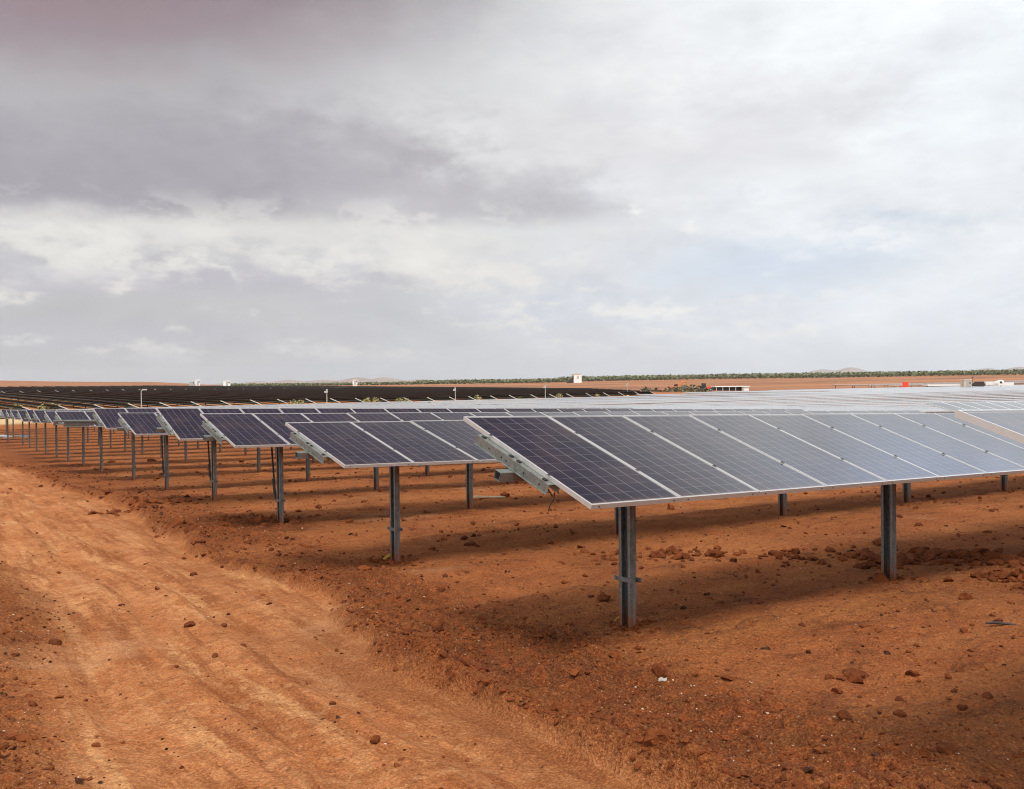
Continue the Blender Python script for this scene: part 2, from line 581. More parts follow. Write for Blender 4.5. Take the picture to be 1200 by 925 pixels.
def make_soil():
    m, nt, bs = material('red_soil')
    co, a, b, nb, nm, ns, nf, st = soil_colour()
    x, y, _z = separate(co)
    road, rough, sand, field, lane, damp = attr('road'), attr('rough'), attr('sand'), attr('field'), attr('lane'), attr('damp')
    deep, red, orange = (0.098, 0.0205, 0.0065), (0.315, 0.079, 0.0215), (0.46, 0.138, 0.041)
    col = mix(nm.smooth(0.30, 0.68), red, orange)
    col = mix(st.smooth(0.38, 0.66) * 0.65, col, (0.53, 0.198, 0.060))
    col = mix(nb.smooth(0.42, 0.66) * 0.55, col, (0.205, 0.051, 0.0130))
    col = mix(rough * (ns * 0.7 + 0.42), col, mix(ns.smooth(0.35, 0.7), deep, (0.315, 0.066, 0.0140)))
    rc = mix(nm.smooth(0.3, 0.7), (0.415, 0.134, 0.043), (0.545, 0.222, 0.086))
    rc = mix(ns.smooth(0.52, 0.74) * 0.55, rc, (0.31, 0.090, 0.024))
    rc = mix(nb.smooth(0.5, 0.7) * 0.5, rc, (0.65, 0.305, 0.135))
    rc = mix((noise(combine(lane * 3.0, b * 0.25, 0.0), 1.4, 7, 0.66).smooth(0.48, 0.60)) * 0.8, rc, (0.24, 0.063, 0.0165))
    rc = mix((noise(combine(lane * 2.2, b * 0.22, 8.0), 1.4, 7, 0.66).smooth(0.52, 0.64)) * 0.75, rc, (0.68, 0.345, 0.15))
    rc = mix(noise(co, 13.0, 5, 0.62, 0.0).smooth(0.46, 0.62) * 0.40, rc, (0.23, 0.066, 0.0175))
    rc = mix(noise(co, 3.6, 7, 0.64, 0.1).smooth(0.50, 0.62) * 0.48, rc, (0.27, 0.078, 0.021))
    rc = mix(noise(combine(x * 1.0, y * 1.0, 3.3), 9.0, 5, 0.62, 0.0).smooth(0.52, 0.66) * 0.40, rc, (0.62, 0.32, 0.145))
    rc = mix(damp * 0.92, rc, mix(ns, (0.19, 0.055, 0.0175), (0.28, 0.09, 0.029)))
    col = mix(road, col, rc)
    clump = noise(combine(a * 0.8, b * 1.5, 2.0), 1.6, 7, 0.68, 0.4).smooth(0.53, 0.66)
    mot = noise(co, 16.0, 6, 0.68, 0.4).smooth(0.47, 0.60)
    col = mix(mot * 0.32 * (1.0 - road), col, deep)
    mot2 = noise(combine(x, y, 7.7), 10.0, 6, 0.68, 0.4).smooth(0.52, 0.64)
    col = mix(mot2 * 0.35 * (1.0 - road) * (1.0 - rough * 0.6), col, (0.48, 0.19, 0.062))
    col = mix(clump * 0.62 * (1.0 - road * 0.75), col, deep)
    tr = noise(combine(b * 0.35, a * 3.2, 7.0), 1.5, 5, 0.62).smooth(0.55, 0.72)
    col = mix(tr * road * 0.45, col, (0.235, 0.075, 0.026))
    pal = noise(combine(b * 0.4, a * 1.6, 5.0), 1.2, 5, 0.62).smooth(0.56, 0.72)
    col = mix(pal * road * 0.55, col, (0.50, 0.245, 0.115))
    dust = noise(combine(a * 0.5, b * 0.9, 4.0), 0.55, 5, 0.6).smooth(0.60, 0.74)
    col = mix(dust * 0.55 * (1.0 - rough), col, (0.58, 0.30, 0.15))
    # crumbs and grit
    wv = nt.nodes.new('ShaderNodeVectorMath')
    wn_ = nt.nodes.new('ShaderNodeTexNoise')
    wn_.inputs['Scale'].default_value = 9.0
    wn_.inputs['Detail'].default_value = 3.0
    nt.links.new(co, wn_.inputs['Vector'])
    sc_ = nt.nodes.new('ShaderNodeVectorMath')
    sc_.operation = 'SCALE'
    sc_.inputs['Scale'].default_value = 0.16
    nt.links.new(wn_.outputs['Color'], sc_.inputs[0])
    nt.links.new(co, wv.inputs[0])
    nt.links.new(sc_.outputs[0], wv.inputs[1])
    wco = wv.outputs[0]
    dens = noise(combine(a * 0.7, b * 1.1, 6.0), 1.3, 5, 0.62)
    for scl, rad, pr, amt in ((4.5, 0.30, 0.80, 0.55), (11.0, 0.30, 0.74, 0.70), (23.0, 0.32, 0.68, 0.75)):
        dd = voro(wco, scl, 'F1', 1.0)
        rr_, gg_, bb_ = separate(voro(wco, scl, 'F1', 1.0, 'Color'))
        k_ = dd.smooth(rad, rad * 0.45) * (rr_ + (dens - 0.5) * 0.9 + rough * 0.12 - road * 0.10).smooth(pr, pr + 0.08)
        col = mix(k_ * amt, col, mix(gg_, deep, (0.16, 0.043, 0.012)))
        col = mix(dd.smooth(rad, rad * 0.5) * bb_.gt(0.90) * dens.smooth(0.45, 0.65) * 0.45, col, (0.50, 0.225, 0.08))
    spk = voro(co, 34.0, 'F1', 1.0)
    spc = voro(co, 34.0, 'F1', 1.0, 'Color')
    r0, g0, b0 = separate(spc)
    crumb = spk.lt(0.30 * 1.0) * r0.gt(0.80)
    col = mix(crumb * (0.25 + 0.5 * rough) * 0.8, col, deep)
    grit = spk.lt(0.22) * g0.gt(0.93) * (0.25 + rough * 0.75)
    col = mix(grit * 0.8, col, (0.55, 0.33, 0.17))
    col = mix(nf.smooth(0.40, 0.60), mix(0.28, col, (0.06, 0.014, 0.005)), mix(0.16, col, (0.62, 0.32, 0.13)))
    col = mix(sand, col, mix(ns, (0.50, 0.36, 0.18), (0.62, 0.47, 0.27)))
    fc = mix(noise(combine(a * 0.008, b * 0.03, 0.0), 1.0, 5, 0.6).smooth(0.35, 0.65), (0.20, 0.10, 0.058), (0.35, 0.165, 0.086))
    col = mix(field, col, fc)
    setp(bs, 'Base Color', col)
    setp(bs, 'Roughness', 0.95)
    setp(bs, 'Specular IOR Level', 0.12)
    col_ = None
    hgt = ns.smooth(0.35, 0.65) * 0.55 + nf.smooth(0.35, 0.65) * 0.22 + noise(co, 22.0, 4, 0.65).smooth(0.40, 0.62) * 0.40 * 1.0 + (0.35 - spk).max(0.0) * 0.5 * r0.gt(0.6)
    bump(bs, hgt * (1.0 - road * 0.5), 0.9, 0.06)
    return m


def make_clod():
    m, nt, bs = material('soil_clod')
    co = objcoord()
    n1, n2 = noise(co, 2.3, 4, 0.6), noise(co, 40, 4, 0.65)
    col = mix(n1.smooth(0.3, 0.7), (0.07, 0.0185, 0.0068), (0.165, 0.045, 0.0135))
    col = mix(n2.smooth(0.4, 0.75) * 0.5, col, (0.20, 0.066, 0.020))
    setp(bs, 'Base Color', col)
    setp(bs, 'Roughness', 0.95)
    setp(bs, 'Specular IOR Level', 0.1)
    bump(bs, n2, 0.6, 0.01)
    return m


def make_cells(name, deck=False):
    """poly-silicon cells under glass: 6 x 12 in a module, silver lines between, UV in modules"""
    m, nt, bs = material(name)
    tc = nt.nodes.new('ShaderNodeTexCoord')
    u, v, _ = separate(tc.outputs['UV'])
    oi = nt.nodes.new('ShaderNodeObjectInfo')
    orn = E(oi.outputs['Random'])
    ui = u.floor()
    uf = u.frac()
    if deck:                                            # frame and gaps come from the pattern
        ed = ((uf - 0.5).abs()).gt(0.478).max(((v - 0.5).abs()).gt(0.490))
        cu, cv = (uf - 0.045) / 0.91 * 6.0, (v - 0.022) / 0.956 * 12.0
    else:
        cu, cv = (uf - 0.012) / 0.976 * 6.0, (v - 0.010) / 0.980 * 12.0
    ku, kv = cu.floor(), cv.floor()
    fu, fv = cu.frac(), cv.frac()
    wn = nt.nodes.new('ShaderNodeTexWhiteNoise')
    wn.noise_dimensions = '3D'
    nt.links.new(combine(ku + orn * 91.0, kv, ui + orn * 17.0), wn.inputs['Vector'])
    cr = E(wn.outputs['Value'])
    gr = voro(combine(cu, cv, orn * 40.0 + ui), 7.0, 'F1', 1.0, 'Color')
    g1, g2, g3 = separate(gr)
    line = ((fu - 0.5).abs()).gt(0.484)
    lv = ((fv - 0.5).abs()).gt(0.488)
    out = (cu.lt(0.0)).max(cu.gt(6.0)).max(cv.lt(0.0)).max(cv.gt(12.0))
    line = line.max(out)
    bus = ((((fu * 3.0).frac()) - 0.5).abs()).lt(0.018)
    c = mix(cr, (0.0055, 0.0050, 0.012), (0.012, 0.010, 0.020))
    c = mix(g1 * 0.4, c, (0.018, 0.016, 0.030))
    c = mix(bus * 0.25, c, (0.16, 0.16, 0.18))
    c = mix(lv * 0.7, c, (0.15, 0.142, 0.152))
    c = mix(line, c, (0.185, 0.178, 0.190))
    # a film of red dust, thicker towards the lower edge
    du = noise(combine(u * 1.7 + orn * 20.0, v * 2.5, orn * 9.0), 1.6, 5, 0.6)
    c = mix(du.smooth(0.4, 0.8) * 0.07 + v.smooth(0.05, 0.0) * 0.10 + 0.002, c, (0.34, 0.20, 0.13))
    setp(bs, 'Base Color', c)
    setp(bs, 'IOR', 1.85 if deck else 1.5)
    rgh = (du * 0.05 + 0.03) if deck else (du * 0.07 + 0.05)
    met = None
    if deck:
        c2 = mix(ed, c, (0.62, 0.63, 0.64))
        setp(bs, 'Base Color', c2)
        rgh = rgh + ed * 0.3
    setp(bs, 'Roughness', rgh)
    return m


def make_metal(name, c, rough, metal, streak=0.25, mud=False):
    m, nt, bs = material(name)
    co = objcoord()
    x, y, z = separate(co)
    n1 = noise(co, 18, 4, 0.6)
    n2 = noise(combine(x * 25, y * 25, z * 1.4), 1.0, 4, 0.6)
    sp = voro(co, 60, 'F1', 1.0, 'Color')
    s1, _, _ = separate(sp)
    k = n1 * 0.5 + n2 * 0.35 + s1 * 0.15
    cc = mix(k.smooth(0.25, 0.75), tuple(q * (1 - streak) for q in c), tuple(q * (1 + streak) for q in c))
    if mud:                                             # splashed red earth near the foot, thin dust above
        cc = mix((0.85 - z * 2.6 + (n1 - 0.5) * 2.2).smooth(0.0, 0.8) * 0.85, cc, (0.22, 0.068, 0.022))
        cc = mix(n2.smooth(0.5, 0.62) * 0.35, cc, (0.30, 0.29, 0.27))
    setp(bs, 'Base Color', cc)
    setp(bs, 'Metallic', metal)
    setp(bs, 'Roughness', n1 * 0.25 + (rough - 0.12))
    bump(bs, n1, 0.15, 0.002)
    return m


M = {}
M['soil'] = make_soil()
M['clod'] = make_clod()
M['cell'] = make_cells('solar_cells')
M['deck'] = make_cells('solar_cell_field', True)
M['alu'] = make_metal('anodised_frame', (0.58, 0.575, 0.565), 0.42, 0.55, 0.04)
M['zinc'] = make_metal('galvanised_steel', (0.205, 0.216, 0.203), 0.46, 0.6, 0.28)
M['post'] = make_metal('weathered_galvanised_post', (0.155, 0.168, 0.166), 0.55, 0.45, 0.45, True)
M['back'] = simple('module_back_sheet', (0.020, 0.018, 0.017), 0.7)
M['black'] = simple('black_rubber', (0.012, 0.012, 0.012), 0.6)
M['white'] = simple('white_paint', (0.78, 0.77, 0.74), 0.5, 0, 0.06)
M['cream'] = simple('cream_render', (0.72, 0.66, 0.56), 0.8, 0, 0.08, 2.0)
M['dark'] = simple('dark_opening', (0.03, 0.03, 0.035), 0.4)
M['orange'] = simple('orange_machine_paint', (0.60, 0.17, 0.03), 0.45)
M['red'] = simple('red_machine_paint', (0.68, 0.06, 0.025), 0.45)
M['grey'] = simple('pole_grey', (0.40, 0.41, 0.41), 0.5, 0.2)
M['beige'] = simple('beige_cabin_paint', (0.55, 0.50, 0.41), 0.6)
M['yellow'] = simple('yellow_plastic', (0.55, 0.36, 0.06), 0.5)
M['pebble'] = simple('pale_limestone', (0.44, 0.31, 0.215), 0.9, 0, 0.4, 30)
M['clamp'] = make_metal('dull_clamp_steel', (0.17, 0.175, 0.17), 0.55, 0.5, 0.3)
M['debris'] = simple('dark_debris', (0.050, 0.022, 0.013), 1.0, 0, 0.5, 25)
M['debris'].node_tree.nodes['Principled BSDF'].inputs['Specular IOR Level'].default_value = 0.0
M['scrap'] = simple('dull_plastic', (0.30, 0.28, 0.25), 0.8)
M['wood'] = simple('weathered_wood', (0.40, 0.31, 0.22), 0.8, 0, 0.25, 12)
M['stick'] = simple('charred_stick', (0.05, 0.035, 0.03), 0.9, 0, 0.3, 20)


def make_leaf(name, c1, c2):
    m, nt, b = material(name)
    n = noise(objcoord(), 0.7, 3, 0.6)
    setp(b, 'Base Color', mix(n.smooth(0.3, 0.7), c1, c2))
    setp(b, 'Roughness', 0.7)
    return m


M['leaf'] = make_leaf('olive_leaves', (0.085, 0.100, 0.046), (0.185, 0.195, 0.105))
M['weed'] = make_leaf('dry_weed', (0.16, 0.15, 0.05), (0.33, 0.27, 0.11))
M['bush'] = make_leaf('scrub_leaves', (0.075, 0.068, 0.034), (0.15, 0.12, 0.06))
M['hill'] = simple('bare_hill', (0.24, 0.18, 0.15), 0.95, 0, 0.15, 0.002)


# ------------------------------------------------------------------ ground: one sheet to the horizon
def build_ground():
    th = np.radians(np.concatenate([np.linspace(-180, -60, 40, endpoint=False), np.linspace(-60, -38, 80, endpoint=False), np.linspace(-38, 38, 900, endpoint=False), np.linspace(38, 60, 80, endpoint=False), np.linspace(60, 180, 40, endpoint=False)]))
    r1 = np.linspace(0.4, 4.4, 24, endpoint=False)
    r2 = np.exp(np.concatenate([np.linspace(math.log(4.4), math.log(22), 760, endpoint=False), np.linspace(math.log(22), math.log(60), 240, endpoint=False)]))
    r3 = np.exp(np.linspace(math.log(60), math.log(15500), 240))
    rr = np.concatenate([r1, r2, r3])
    T, Rr = np.meshgrid(th, rr)
    X, Y = (Rr * np.sin(T)).ravel(), (Rr * np.cos(T)).ravel()
    Z = terrain(X, Y)
    nearm = np.hypot(X, Y) < 95
    Z[nearm] += relief(X[nearm], Y[nearm])
    nt_, nr = len(th), len(rr)
    i = np.arange(nr - 1)[:, None] * nt_
    j = np.arange(nt_)[None, :]
    j2 = (j + 1) % nt_
    F = np.stack([(i + j).ravel(), (i + nt_ + j).ravel(), (i + nt_ + j2).ravel(), (i + j2).ravel()], 1)[:, ::-1]
    V = np.stack([X, Y, Z], 1)
    o = bulk_mesh('ground', V, F, [M['soil']])
    me = o.data
    # close the hole under the camera
    road, rough, cut, dr, dl = masks(X, Y)
    far = np.hypot(X, Y) > 120
    road = np.where(far, 0, road)
    rough = np.where(far, 0, rough)
    a, b = X * RV[0] + Y * RV[1], X * PV[0] + Y * PV[1]
    wob = 2.5 * fbm(a * 0.05, b * 0.05, 3, 0.5, 40)
    sand = sstep(b + wob, 118, 124) * sstep(b + wob, 152, 146) * sstep(a, 140, 110)
    grass = sstep(b, 146, 152) * sstep(a + 0.35 * (b - 150), 80, 70) * 0.35 * (0.4 + fbm(a * 0.1, b * 0.1, 3, 0.5, 77))
    sand = np.clip(np.maximum(sand, grass), 0, 1)
    field = sstep(Y, 230, 270) * (1 - grass)
    track = np.exp(-((Y - (600 + 0.10 * X)) / 16.0) ** 2) * sstep(X, 40, 90) * sstep(X, 260, 190) + 0.8 * np.exp(-((Y - 560) / 10.0) ** 2) * sstep(X, -120, -40) * sstep(X, 110, 60)
    sand = np.maximum(sand, track)
    lane_ = (1.31 - 0.649 * (Y - 5.08) - X) * 0.84 + 0.14 * fbm(X * 0.25, Y * 0.25, 2, 0.5, 15)
    damp_ = np.exp(-((dr - 0.22) / 0.42) ** 2) * (0.35 + 0.65 * sstep(Y, 10.2, 8.4)) * (0.75 + 0.6 * fbm(X * 1.3, Y * 1.3, 3, 0.55, 71))
    for n, arr in (('lane', np.clip(lane_, -20, 20)), ('damp', np.clip(damp_, 0, 1)), ('road', road), ('rough', np.maximum(rough, 0.8 * cut * (~far))), ('sand', sand), ('field', field)):
        at = me.attributes.new(n, 'FLOAT', 'POINT')
        at.data.foreach_set('value', arr.astype(np.float32))
    tag(o, 'red earth ground with a compacted track and loose clods', None, None, 'structure')
    return o


build_ground()


def build_hills():
    def ridge(name, R, u0, u1, hf, depth, lab):
        nu, nd = 160, 14
        U = np.linspace(u0, u1, nu)
        D = np.linspace(-1, 1, nd)
        V, F = [], []
        for d in D:
            k = math.cos(d * math.pi / 2) ** 1.3 if abs(d) < 1 else 0.0
            for u in U:
                Yd = R + d * depth
                h = hf(u)
                V.append((u * Yd, Yd, -12 + k * (h + 12) * (1 + 0.12 * math.sin(u * 180 + d * 4)) ))
        for i in range(nd - 1):
            for j in range(nu - 1):
                F.append((i * nu + j, i * nu + j + 1, (i + 1) * nu + j + 1, (i + 1) * nu + j))
        o = new_mesh(name, V, F, M['hill'], None, True)
        tag(o, lab, None, None, 'structure')

    g = lambda u, c, w: math.exp(-((u - c) / w) ** 2)
    n = lambda u, k: float(fbm(np.array([u * k]), np.array([0.37]), 4, 0.5, 51)[0])
    ridge('hills', 6200, -0.40, 0.12, lambda u: EZ + 6200 / 1114 * (3.2 * sstep(np.array([u]), -0.36, -0.25)[0] * sstep(np.array([u]), 0.10, -0.02)[0] + 3.6 * g(u, -0.150, 0.036) + 1.2 * g(u, -0.235, 0.03) + 0.35 * n(u, 40)), 900, 'low lilac hills on the horizon')
    ridge('distant_hills', 11500, 0.12, 0.75, lambda u: EZ + 11500 / 1114 * (6.0 * sstep(np.array([u]), 0.14, 0.26)[0] + 3.4 * g(u, 0.355, 0.028) + 3.0 * g(u, 0.335, 0.05) + 4.5 * sstep(np.array([u]), 0.40, 0.56)[0] + 0.6 * n(u, 30)), 1500, 'pale distant hills far beyond the olive grove')


build_hills()

# ------------------------------------------------------------------ solar trackers
def frame_mesh():
    mb = MB()
    w, l, h, t = MW, ML, 0.040, 0.013
    mb.box((0, -l / 2, -h), (t, l / 2, 0))
    mb.box((w - t, -l / 2, -h), (w, l / 2, 0))
    mb.box((t, -l / 2, -h), (w - t, -l / 2 + t, 0))
    mb.box((t, l / 2 - t, -h), (w - t, l / 2, 0))
    for x in (0.075, w - 0.09):                               # drain slots in the lower edge
        mb.box((x, -l / 2 - 0.0012, -0.027), (x + 0.016, -l / 2 - 0.0002, -0.017), 1)
    return mb


def laminate_mesh():
    mb = MB()
    t = 0.0131
    x0, x1, y0, y1 = t, MW - t, -ML / 2 + t, ML / 2 - t
    mb.face([(x0, y0, -0.004), (x1, y0, -0.004), (x1, y1, -0.004), (x0, y1, -0.004)], 0, [(0, 0), (1, 0), (1, 1), (0, 1)])
    mb.face([(x0, y0, -0.010), (x0, y1, -0.010), (x1, y1, -0.010), (x1, y0, -0.010)], 1)
    mb.box((MW / 2 - 0.06, 0.70, -0.032), (MW / 2 + 0.06, 0.80, -0.0105), 1)
    return mb


def rail_mesh():
    """omega rail that carries two module edges, bolts on its upper flange"""
    mb = MB()
    y0, y1, zt, zb, t = -0.50, 0.625, -0.0405, -0.125, 0.003
    for sx in (-1, 1):
        a, b = sorted((sx * 0.062, sx * (0.062 - t)))
        mb.box((a, y0, zb + t), (b, y1, zt - t))
        a, b = sorted((sx * 0.062, sx * 0.082))
        mb.box((a, y0, zb), (b, y1, zb + t))
    mb.box((-0.062, y0, zt - t), (0.062, y1, zt))
    for y in (0.545, 0.10, -0.02, -0.405):
        mb.box((-0.048, y - 0.022, zt), (-0.020, y + 0.022, zt + 0.012), 1)
    for y in (0.50, -0.40):                                   # module clamps in the gap
        mb.box((-0.013, y - 0.02, 0.0008), (0.013, y + 0.02, 0.005), 2)
        mb.box((-0.006, y - 0.006, 0.006), (0.006, y + 0.006, 0.012), 1)
    for y in (0.40, 0.2, 0.12, -0.15, -0.38):                 # punched holes in the web
        mb.box((-0.0632, y - 0.009, -0.095), (-0.0622, y + 0.009, -0.078), 1)
    return mb


def channel(depth, width, lip, t, z0, z1):
    """lipped channel: web on +x, open towards -x, the narrow flange faces -y"""
    mb = MB()
    d, w = depth / 2, width / 2
    mb.box((w - t, -d, z0), (w, d, z1))
    for s in (-1, 1):
        a, b = sorted((s * d, s * (d - t)))
        mb.box((-w, a, z0), (w - t, b, z1))
        a, b = sorted((s * (d - t), s * (d - t - lip)))
        mb.box((-w, a, z0), (-w + t, b, z1))
    return mb


_POSTS = {}


def post_mesh(h):
    h = round(h * 20) / 20
    if h not in _POSTS:
        mb = channel(0.155, 0.075, 0.030, 0.006, -0.45, h)
        o = mb.build('post', M['post'])
        _POSTS[h] = o.data
        bpy.data.objects.remove(o)
    return _POSTS[h]


def grab(mb, name, mats):
    o = mb.build(name, mats)
    me = o.data
    bpy.data.objects.remove(o)
    return me


ME_FRAME = grab(frame_mesh(), 'frame', [M['alu'], M['black']])
ME_LAM = grab(laminate_mesh(), 'solar_module', [M['cell'], M['back']])
ME_RAIL = grab(rail_mesh(), 'rail', [M['zinc'], M['black'], M['clamp']])
_b = MB()
for _s in (-1, 1):
    _x = _s * 0.0435
    _b.box((_x - 0.005, -0.135, -0.022), (_x + 0.005, 0.135, 0.022))
    for _y in (-0.105, 0.105):
        _b.box((_x - 0.014, _y - 0.010, -0.010), (_x + 0.014, _y + 0.010, 0.010))
ME_BRACKET = grab(_b, 'bracket', M['clamp'])
_b = MB()
_b.box((-0.045, -0.080, -0.16), (0.045, 0.080, -0.058))
_b.prism([(0.085 * math.cos(k * math.pi / 6), 0.085 * math.sin(k * math.pi / 6)) for k in range(12)], -0.04, 0.04, 0, Matrix.Rotation(math.pi / 2, 4, 'Y'))
ME_BEARING = grab(_b, 'bearing', M['clamp'])
_TUBES = {}


def tube_mesh(length):
    if length not in _TUBES:
        mb = MB()
        a, t = 0.041, 0.004
        for (y0, y1, z0, z1) in ((-a, a, a - t, a), (-a, a, -a, -a + t), (-a, -a + t, -a + t, a - t), (a - t, a, -a + t, a - t)):
            mb.box((-0.22, y0, z0), (length, y1, z1))
        _TUBES[length] = grab(mb, 'torque_tube', M['zinc'])
    return _TUBES[length]


_DECKS = {}


def deck_mesh(n, dark=False):
    if (n, dark) not in _DECKS:
        mb = MB()
        L = n * STEP - GAP
        y0, y1, z0 = -ML / 2, ML / 2, -0.04
        mb.face([(0, y0, 0), (L, y0, 0), (L, y1, 0), (0, y1, 0)], 0, [(0, 0), (n - 0.0001, 0), (n - 0.0001, 1), (0, 1)])
        mb.face([(0, y0, z0), (0, y1, z0), (L, y1, z0), (L, y0, z0)], 2)
        if dark:
            mb.box((-0.06, y0, -0.11), (-0.002, y1, 0.012), 1)
        for i, q in enumerate(([(0, y0, z0), (L, y0, z0), (L, y0, 0), (0, y0, 0)], [(L, y1, z0), (0, y1, z0), (0, y1, 0), (L, y1, 0)], [(0, y1, z0), (0, y0, z0), (0, y0, 0), (0, y1, 0)], [(L, y0, z0), (L, y1, z0), (L, y1, 0), (L, y0, 0)])):
            mb.face(q, 2 if dark and i < 2 else 1)
        _DECKS[n, dark] = grab(mb, 'module_deck', [M['deck'], M['alu'], M['back']])
    return _DECKS[n, dark]


TUBE_DZ = -0.168


def tracker(x, y, zmid, slope, tilt, n, head, label, group, detailed=True, posts=None, strut=False, first_rail=True, arm=False, post_step=4.27, post0=1.226, brackets=(), wire=False, dark=False):
    """one tracker table: its first module edge above (x, y), rows along the heading angle"""
    cx, sx = math.cos(head), math.sin(head)
    gz = ground_z(x, y)
    root = empty('solar_tracker', (x, y, gz), head, label, 'solar panel row', group)
    zl = zmid - gz
    base = Matrix.Translation((0, 0, zl)) @ Matrix.Rotation(-slope, 4, 'Y') @ Matrix.Rotation(tilt, 4, 'X')
    L = n * STEP - GAP
    tube_m = base @ Matrix.Translation((0, 0, TUBE_DZ))
    child('torque_tube', tube_mesh(round(L + 0.27, 2)), root, tube_m)
    if detailed:
        for i in range(n):
            jit = Matrix.Translation((i * STEP, rnd.gauss(0, 0.002), rnd.gauss(0, 0.0015))) @ Matrix.Rotation(rnd.gauss(0, 0.0022), 4, 'X') @ Matrix.Rotation(rnd.gauss(0, 0.0012), 4, 'Y')
            mo = child('solar_module', ME_LAM, root, base @ jit)
            child('frame', ME_FRAME, mo, Matrix.Identity(4))
            if i > 0 or first_rail:
                child('rail', ME_RAIL, root, base @ Matrix.Translation((i * STEP - (GAP / 2 if i else 0.0), 0, 0)))
        child('rail', ME_RAIL, root, base @ Matrix.Translation((L, 0, 0)))
    else:
        child('module_deck', deck_mesh(n, dark), root, base)
    t = post0
    k = 0
    while t < L:
        px, py = x + t * cx, y + t * sx
        g = ground_z(px, py) - gz
        top = (base @ Vector((t, 0, TUBE_DZ))).z - 0.06
        po = child('post', post_mesh(top - g), root, Matrix.Translation((t, 0, g)))
        # settle the top exactly under the tube
        po.matrix_basis = Matrix.Translation((t, 0, top - round((top - g) * 20) / 20))
        if detailed and (x * x + y * y) < 60 ** 2:
            child('bearing', ME_BEARING, root, Matrix.Translation((t, 0, top + 0.06)))
        if k in brackets:
            child('bracket', ME_BRACKET, po, Matrix.Translation((0, 0, g + 0.46 - po.matrix_basis.translation.z)))
            if strut:
                mb = MB()
                mb.tube([(t - 0.045, 0.12, g + 0.46), (t - 0.05, 0.28, top - 0.04)], 0.019)
                mb.tube([(t - 0.046, 0.14, g + 0.55), (t - 0.049, 0.21, g + 0.85)], 0.028)
                mb.build('damper', M['black'], root)
        t += post_step
        k += 1
    if arm:
        mb = MB()
        mb.box((-1.35, -0.05, 0.055), (-0.10, 0.05, 0.10))
        mb.box((-1.35, -0.05, -0.06), (-1.28, 0.05, 0.055))
        mb.box((-1.05, -0.04, -0.10), (-0.3, 0.04, 0.02), 1)
        o = mb.build('drive_arm', [M['zinc'], M['clamp']], root)
        o.matrix_basis = tube_m
    if wire:
        mb = MB()
        mb.tube([(0.02, -0.50, -0.10), (0.015, -0.515, -0.17), (-0.01, -0.51, -0.23), (0.0, -0.50, -0.28)], 0.005, 0, 6)
        mb.tube([(0.03, -0.40, -0.13), (0.03, -0.47, -0.16), (0.02, -0.50, -0.12)], 0.006, 0, 6)
        o = mb.build('cable', M['black'], root)
        o.matrix_basis = base
    return root


# rows of the front block: low left corner from the survey of the photograph, height of the table's mid line below
# the eye, tilt in degrees, start offset along the row
C0, DV = np.array([0.6214, 7.4532]), np.array([-2.7303, 4.4531])
ROWS = {0: (-0.498, 19.6, 0.0), 1: (-0.645, 19.4, 0.0), 2: (-0.78, 14.6, 0.01), 3: (-0.79, 15.4, 0.07), 4: (-0.85, 19.8, 0.28), 5: (-1.02, 15.9, 0.27), 6: (-1.02, 18.0, 0.32),
        7: (-1.16, 15.0, -0.28), 8: (-1.26, 14.5, -0.15), 9: (-1.34, 15.2, -0.14), 10: (-1.46, 17.6, -0.04), 11: (-1.57, 16.9, -0.07), 12: (-1.63, 14.1, -0.09), 13: (-1.74, 15.5, 0.0), 14: (-1.83, 16.0, 0.0)}
LAB = {0: 'blue sky reflecting solar row cut off by the right edge of the photo',
       1: 'large front solar row with open steel rail and square tube end at its near corner',
       2: 'second solar row, behind the large front one, clamp on its end post',
       3: 'third solar row from the front with a black damper beside its end post',
       4: 'fourth solar row, steeper than its neighbours, tallest edge above the rows in front',
       5: 'fifth solar row, small low module end between two steeper ones',
       6: 'sixth solar row with a pale drive arm sticking out of its tube end',
       7: 'seventh solar row, just behind the one with the drive arm',
       8: 'eighth solar row from the front, dark narrow end module',
       9: 'ninth solar row from the front near the left edge',
       10: 'tenth solar row from the front near the left edge',
       11: 'eleventh solar row from the front, far left of the field',
       12: 'twelfth solar row from the front, far left of the field',
       13: 'thirteenth solar row, small dark end at the left margin',
       14: 'fourteenth solar row, last dark end at the left margin'}
NM = 24
GROUP_T = 'tilted solar rows of the front field'
for k, (hm, tl, off) in ROWS.items():
    tl = math.radians(tl)
    c = C0 + (k - 1) * DV + off * RV + 0.978 * math.cos(tl) * PV
    if k == 0:
        c = np.array([3.42, 3.51]) + 0.978 * math.cos(tl) * PV
    sl = RSL * (1.0 if k < 4 else 1.12 if k == 4 else 1.0)
    tracker(c[0], c[1], EZ + hm, sl, tl, NM, ROT, LAB[k], GROUP_T, True, post0=1.226 - off * 0.6 if k != 1 else 1.226, strut=k in (3, 4, 5),
            first_rail=k != 0, arm=(k == 6), brackets=(0,) if k < 9 else (), wire=(k == 1))
    # the row goes on to the right in further tables
    lim = 0.66
    t = NM * STEP + 0.45
    for q in range(4):
        s = c + t * RV
        if s[0] / s[1] > lim:
            break
        z = EZ + hm + (NM * STEP + 0.4) * math.tan(sl)
        g0 = float(terrain(*s)) + 2.0
        g1 = float(terrain(*(s + 36 * STEP * RV))) + 2.0
        z0 = min(max(z, g0), g0 + 0.3) if q == 0 else g0
        tracker(s[0], s[1], z0, math.atan2(g1 - z0, 36 * STEP), (tl if k < 4 else math.radians(1.0)) + math.radians(rnd.uniform(-.6, .6)), 36, ROT,
                'solar table further along behind the front rows, only its top edge and posts showing', 'further tables of the front rows', False)
        t += 36 * STEP + 0.45


